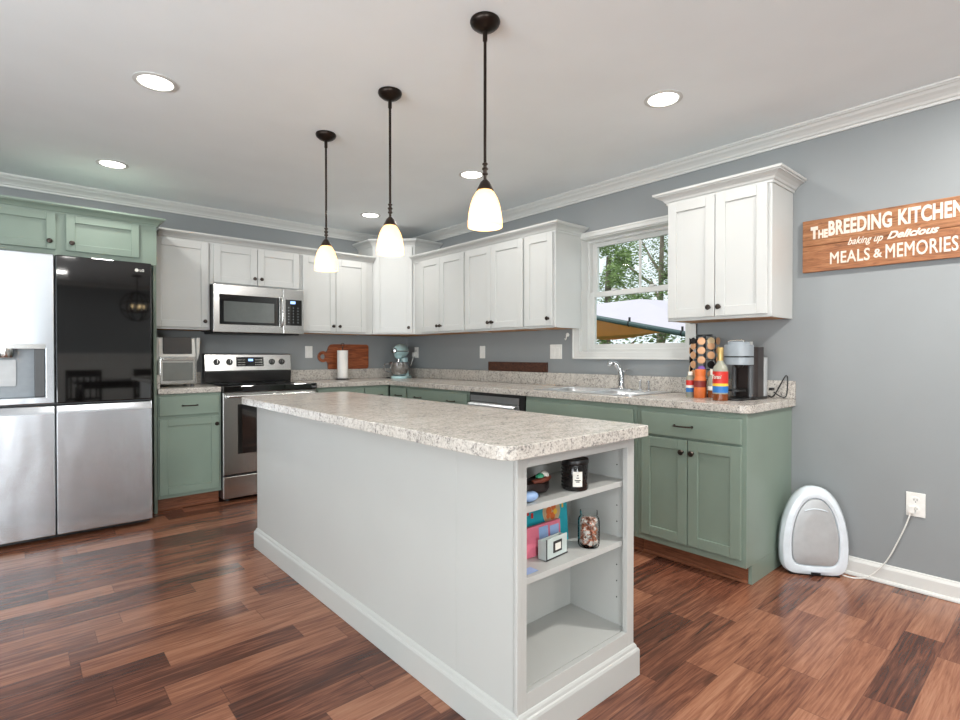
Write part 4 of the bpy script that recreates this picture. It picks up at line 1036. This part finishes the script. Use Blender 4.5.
# ------------------------------------------------------------------ dining end (seen mirrored in the refrigerator door)
t = thing('dining_table', 'dark wooden dining table mirrored in the black refrigerator door', 'table', (-1.95, -7.0, 0))
bm = nb(); prism(bm, rrect(-.75, .75, -.42, .42, .04), .72, .755); mk('tabletop', bm, 'chairwood', t, .004)
bpart('apron', 'chairwood', t, -.66, .66, -.34, .34, .64, .719)
for sx in (-1, 1):
    for sy_ in (-1, 1): bpart('leg', 'chairwood', t, sx*.66-.035, sx*.66+.035, sy_*.34-.035, sy_*.34+.035, .001, .639, bev=.004)
def chair(loc, rz, label):
    c = thing('dining_chair', label, 'chair', loc, rz)
    bm = nb(); prism(bm, rrect(-.22, .22, -.21, .21, .03), .43, .46); mk('seat', bm, 'chairwood', c, .004)
    for x in (-.19, .19): bpart('leg', 'chairwood', c, x-.018, x+.018, -.195, -.16, .001, .429)
    for x in (-.19, .19):
        bm = nb(); prism(bm, [(.165, .001), (.2, .001), (.2, .429), (.165, .429)], x-.018, x+.018, mp=lambda u, v, q: (q, u, v)); mk('leg', bm, 'chairwood', c)
    bm = nb()
    for x in (-.19, .19): bx(bm, x-.018, x+.018, .175, .205, .461, .93)
    bx(bm, -.208, .208, .178, .202, .85, .95); bx(bm, -.19, .19, .182, .198, .52, .56)
    for k in range(5): bx(bm, -.145+k*.0725-.012, -.145+k*.0725+.012, .184, .196, .56, .85)
    mk('backrest', bm, 'chairwood', c, .002)
chair((-2.62, -6.15, 0), PI*.02, 'black slat-back dining chair mirrored at the left of the refrigerator door')
chair((-1.83, -6.25, 0), -.05, 'black slat-back dining chair mirrored at the right of the refrigerator door')
t = thing('chandelier', 'dark orb chandelier with candle bulbs mirrored in the refrigerator door', 'chandelier', (-1.88, -6.7, CH))
bm = nb(); lathe(bm, [(0, -.001), (.07, -.001), (.065, -.02), (.01, -.03), (.008, -.03), (.008, -.28), (0, -.28)], (0, 0, 0), 20); mk('stem', bm, 'bronze', t, smooth=True)
bm = nb(); CC = Vector((0, 0, -.50)); R0 = .23
for (rx, rz_) in ((PI/2, 0), (PI/2, PI/3), (PI/2, 2*PI/3), (.35, 0)):
    mt = Matrix.Rotation(rz_, 3, 'Z') @ Matrix.Rotation(rx, 3, 'X')
    tube(bm, [CC+mt @ Vector((R0*math.cos(a), R0*math.sin(a), 0)) for a in [2*PI*k/36 for k in range(36)]], .009, 6, True)
mk('orb_rings', bm, 'bronze', t, smooth=True)
for k in range(5):
    a = 2*PI*k/5; bm = nb(); tube(bm, [(0, 0, -.60), (.09*math.cos(a), .09*math.sin(a), -.60), (.09*math.cos(a), .09*math.sin(a), -.53)], .008, 6); ar = mk('candle_arm', bm, 'bronze', t, smooth=True)
    bm = nb(); ell(bm, (.09*math.cos(a), .09*math.sin(a), -.50), (.014, .014, .03), 12); mk('bulb', bm, 'bulb', ar, smooth=True)
bm = nb(); lathe(bm, [(.008, -.27), (.008, -.60), (.02, -.61), (0, -.62)], (0, 0, 0), 12); mk('spindle', bm, 'bronze', t, smooth=True)

# ------------------------------------------------------------------ outside
bm = nb(); bx(bm, T+.01, 40, -25, 30, -.55, -.5); o = struct('ground', bm, 'lawn')
def tree(loc, h, r, n, mat, label, seed, group=None, lean=0, tr=.16, fol=True):
    rn = random.Random(seed); t = thing('tree', label, 'tree', loc, 0, group)
    bm = nb(); tube(bm, smoothpts([(0, 0, -.1), (.05+lean*.3, .1, h*.25), (lean*.7, .05, h*.5), (lean, 0, h*.85)], 5), [tr*(1-.04*i) for i in range(16)], 10)
    for k in range(9):
        a = rn.random()*2*PI; z = h*rn.uniform(.25, .7); l_ = r*rn.uniform(.5, .9)
        tube(bm, smoothpts([(lean*z/h, .03, z), (lean*z/h+l_*.5*math.cos(a), l_*.5*math.sin(a), z+l_*.35), (lean*z/h+l_*math.cos(a), l_*math.sin(a), z+l_*.8)], 3), [tr*.42*(1-.11*i) for i in range(7)], 7)
    mk('trunk', bm, 'bark', t, smooth=True)
    bm = nb(); blobs = [(Vector((rn.uniform(-1, 1)*r*.75+lean, rn.uniform(-1, 1)*r*.75, h*rn.uniform(.32, 1.0))), r*rn.uniform(.22, .42)) for _ in range(26)]
    for i in range(n):
        c, br = rn.choice(blobs); d = Vector((rn.gauss(0, 1), rn.gauss(0, 1), rn.gauss(0, 1))).normalized()*br*rn.uniform(.4, 1.05)
        p = c+d; s = rn.uniform(.045, .095); mt = Matrix.Rotation(rn.random()*6.28, 3, 'Z') @ Matrix.Rotation(rn.uniform(0, 1.4), 3, 'X')
        q = [p+mt @ Vector(v) for v in ((-s*.5, 0, 0), (0, -s*.3, s*.1), (s*.6, 0, 0), (0, s*.3, s*.1))]
        bm.faces.new([bm.verts.new(v) for v in q])
    mk('foliage', bm, mat, t); return t
tree((8.4, 3.2, -.5), 5.0, 1.15, 11000, 'leaf', 'leafy green tree outside, seen through the left pane of the upper sash', 11)
tree((8.4, .45, -.5), 5.4, 1.10, 9000, 'leaf', 'leafy tree with leaning grey trunk outside, right pane of the upper sash', 12, lean=.3, tr=.2)
tree((13.5, 4.6, -.5), 7.0, 2.3, 14000, 'leaf2', 'darker tree farther back outside, behind the two nearer trees', 13)
bm = nb(); rn = random.Random(5)
for i in range(12000):
    p = Vector((rn.uniform(5.7, 6.5), rn.uniform(-2.5, 6), -.5+2.85*rn.random()**.8)); s = rn.uniform(.05, .1)
    mt = Matrix.Rotation(rn.random()*6.28, 3, 'Z') @ Matrix.Rotation(rn.uniform(0, 1.4), 3, 'X')
    bm.faces.new([bm.verts.new(p+mt @ Vector(v)) for v in ((-s*.5, 0, 0), (0, -s*.3, s*.1), (s*.6, 0, 0), (0, s*.3, s*.1))])
o = mk('hedge', bm, 'leaf2'); tag(o, 'low leafy hedge outside, glimpsed under the orange awning', 'hedge', None, 'stuff')
# awning: white canvas roof over an orange inner canvas on a tube frame
t = thing('awning', 'white and orange canvas awning on a dark tube frame outside the window', 'awning', (3.0, -1.0, -.5))
O = Vector((3.0, -1.0, -.5))
def quadmesh(name, pts, mat, th=.006):
    bm = nb(); vs = [bm.verts.new(Vector(p)-O) for p in pts]; bm.faces.new(vs)
    o = mk(name, bm, mat, t); s = o.modifiers.new('s', 'SOLIDIFY'); s.thickness = th; return o
A_ = (3.0, .35, 1.856); B_ = (3.0, -2.6, 1.253)
bm = nb(); tube(bm, [Vector(A_)-O, Vector(B_)-O], .036, 12); mk('front_rail', bm, 'pipe', t, smooth=True)
bm = nb()
for (y, k) in ((-.95, 0), (-1.72, 0)):
    z = 1.856+(y-.35)*(1.856-1.253)/2.95; lathe(bm, [(.043, -.012), (.034, .012), (0, .012)], (3.0-O.x, y-O.y, z-O.z), 12, mat=Matrix.Rotation(PI/2, 3, 'X')); bx(bm, -.012, .012, y-O.y-.01, y-O.y+.01, z-O.z, z-O.z+.09)
mk('rail_clamp', bm, 'black', t)
quadmesh('white_canvas', [A_, B_, (5.2, -2.6, 1.80), (5.2, .27, 2.18), (5.2, 2.4, 2.13)], 'awning_white')
quadmesh('orange_canvas', [(3.02, .35, 1.82), (3.02, -1.40, 1.462), (3.6, -1.06, 1.510), (3.6, -.74, 1.442), (3.6, -.3, 1.400), (3.6, .02, 1.412), (3.6, 1.1, 1.425)], 'awning_orange')
bm = nb()
for p in (A_, B_, (5.2, -2.6, 1.80), (5.2, 2.4, 2.13)):
    q = Vector(p)-O; tube(bm, [(q.x, q.y, .0), (q.x, q.y, q.z-.01)], .025, 10)
mk('post', bm, 'pipe', t, smooth=True)
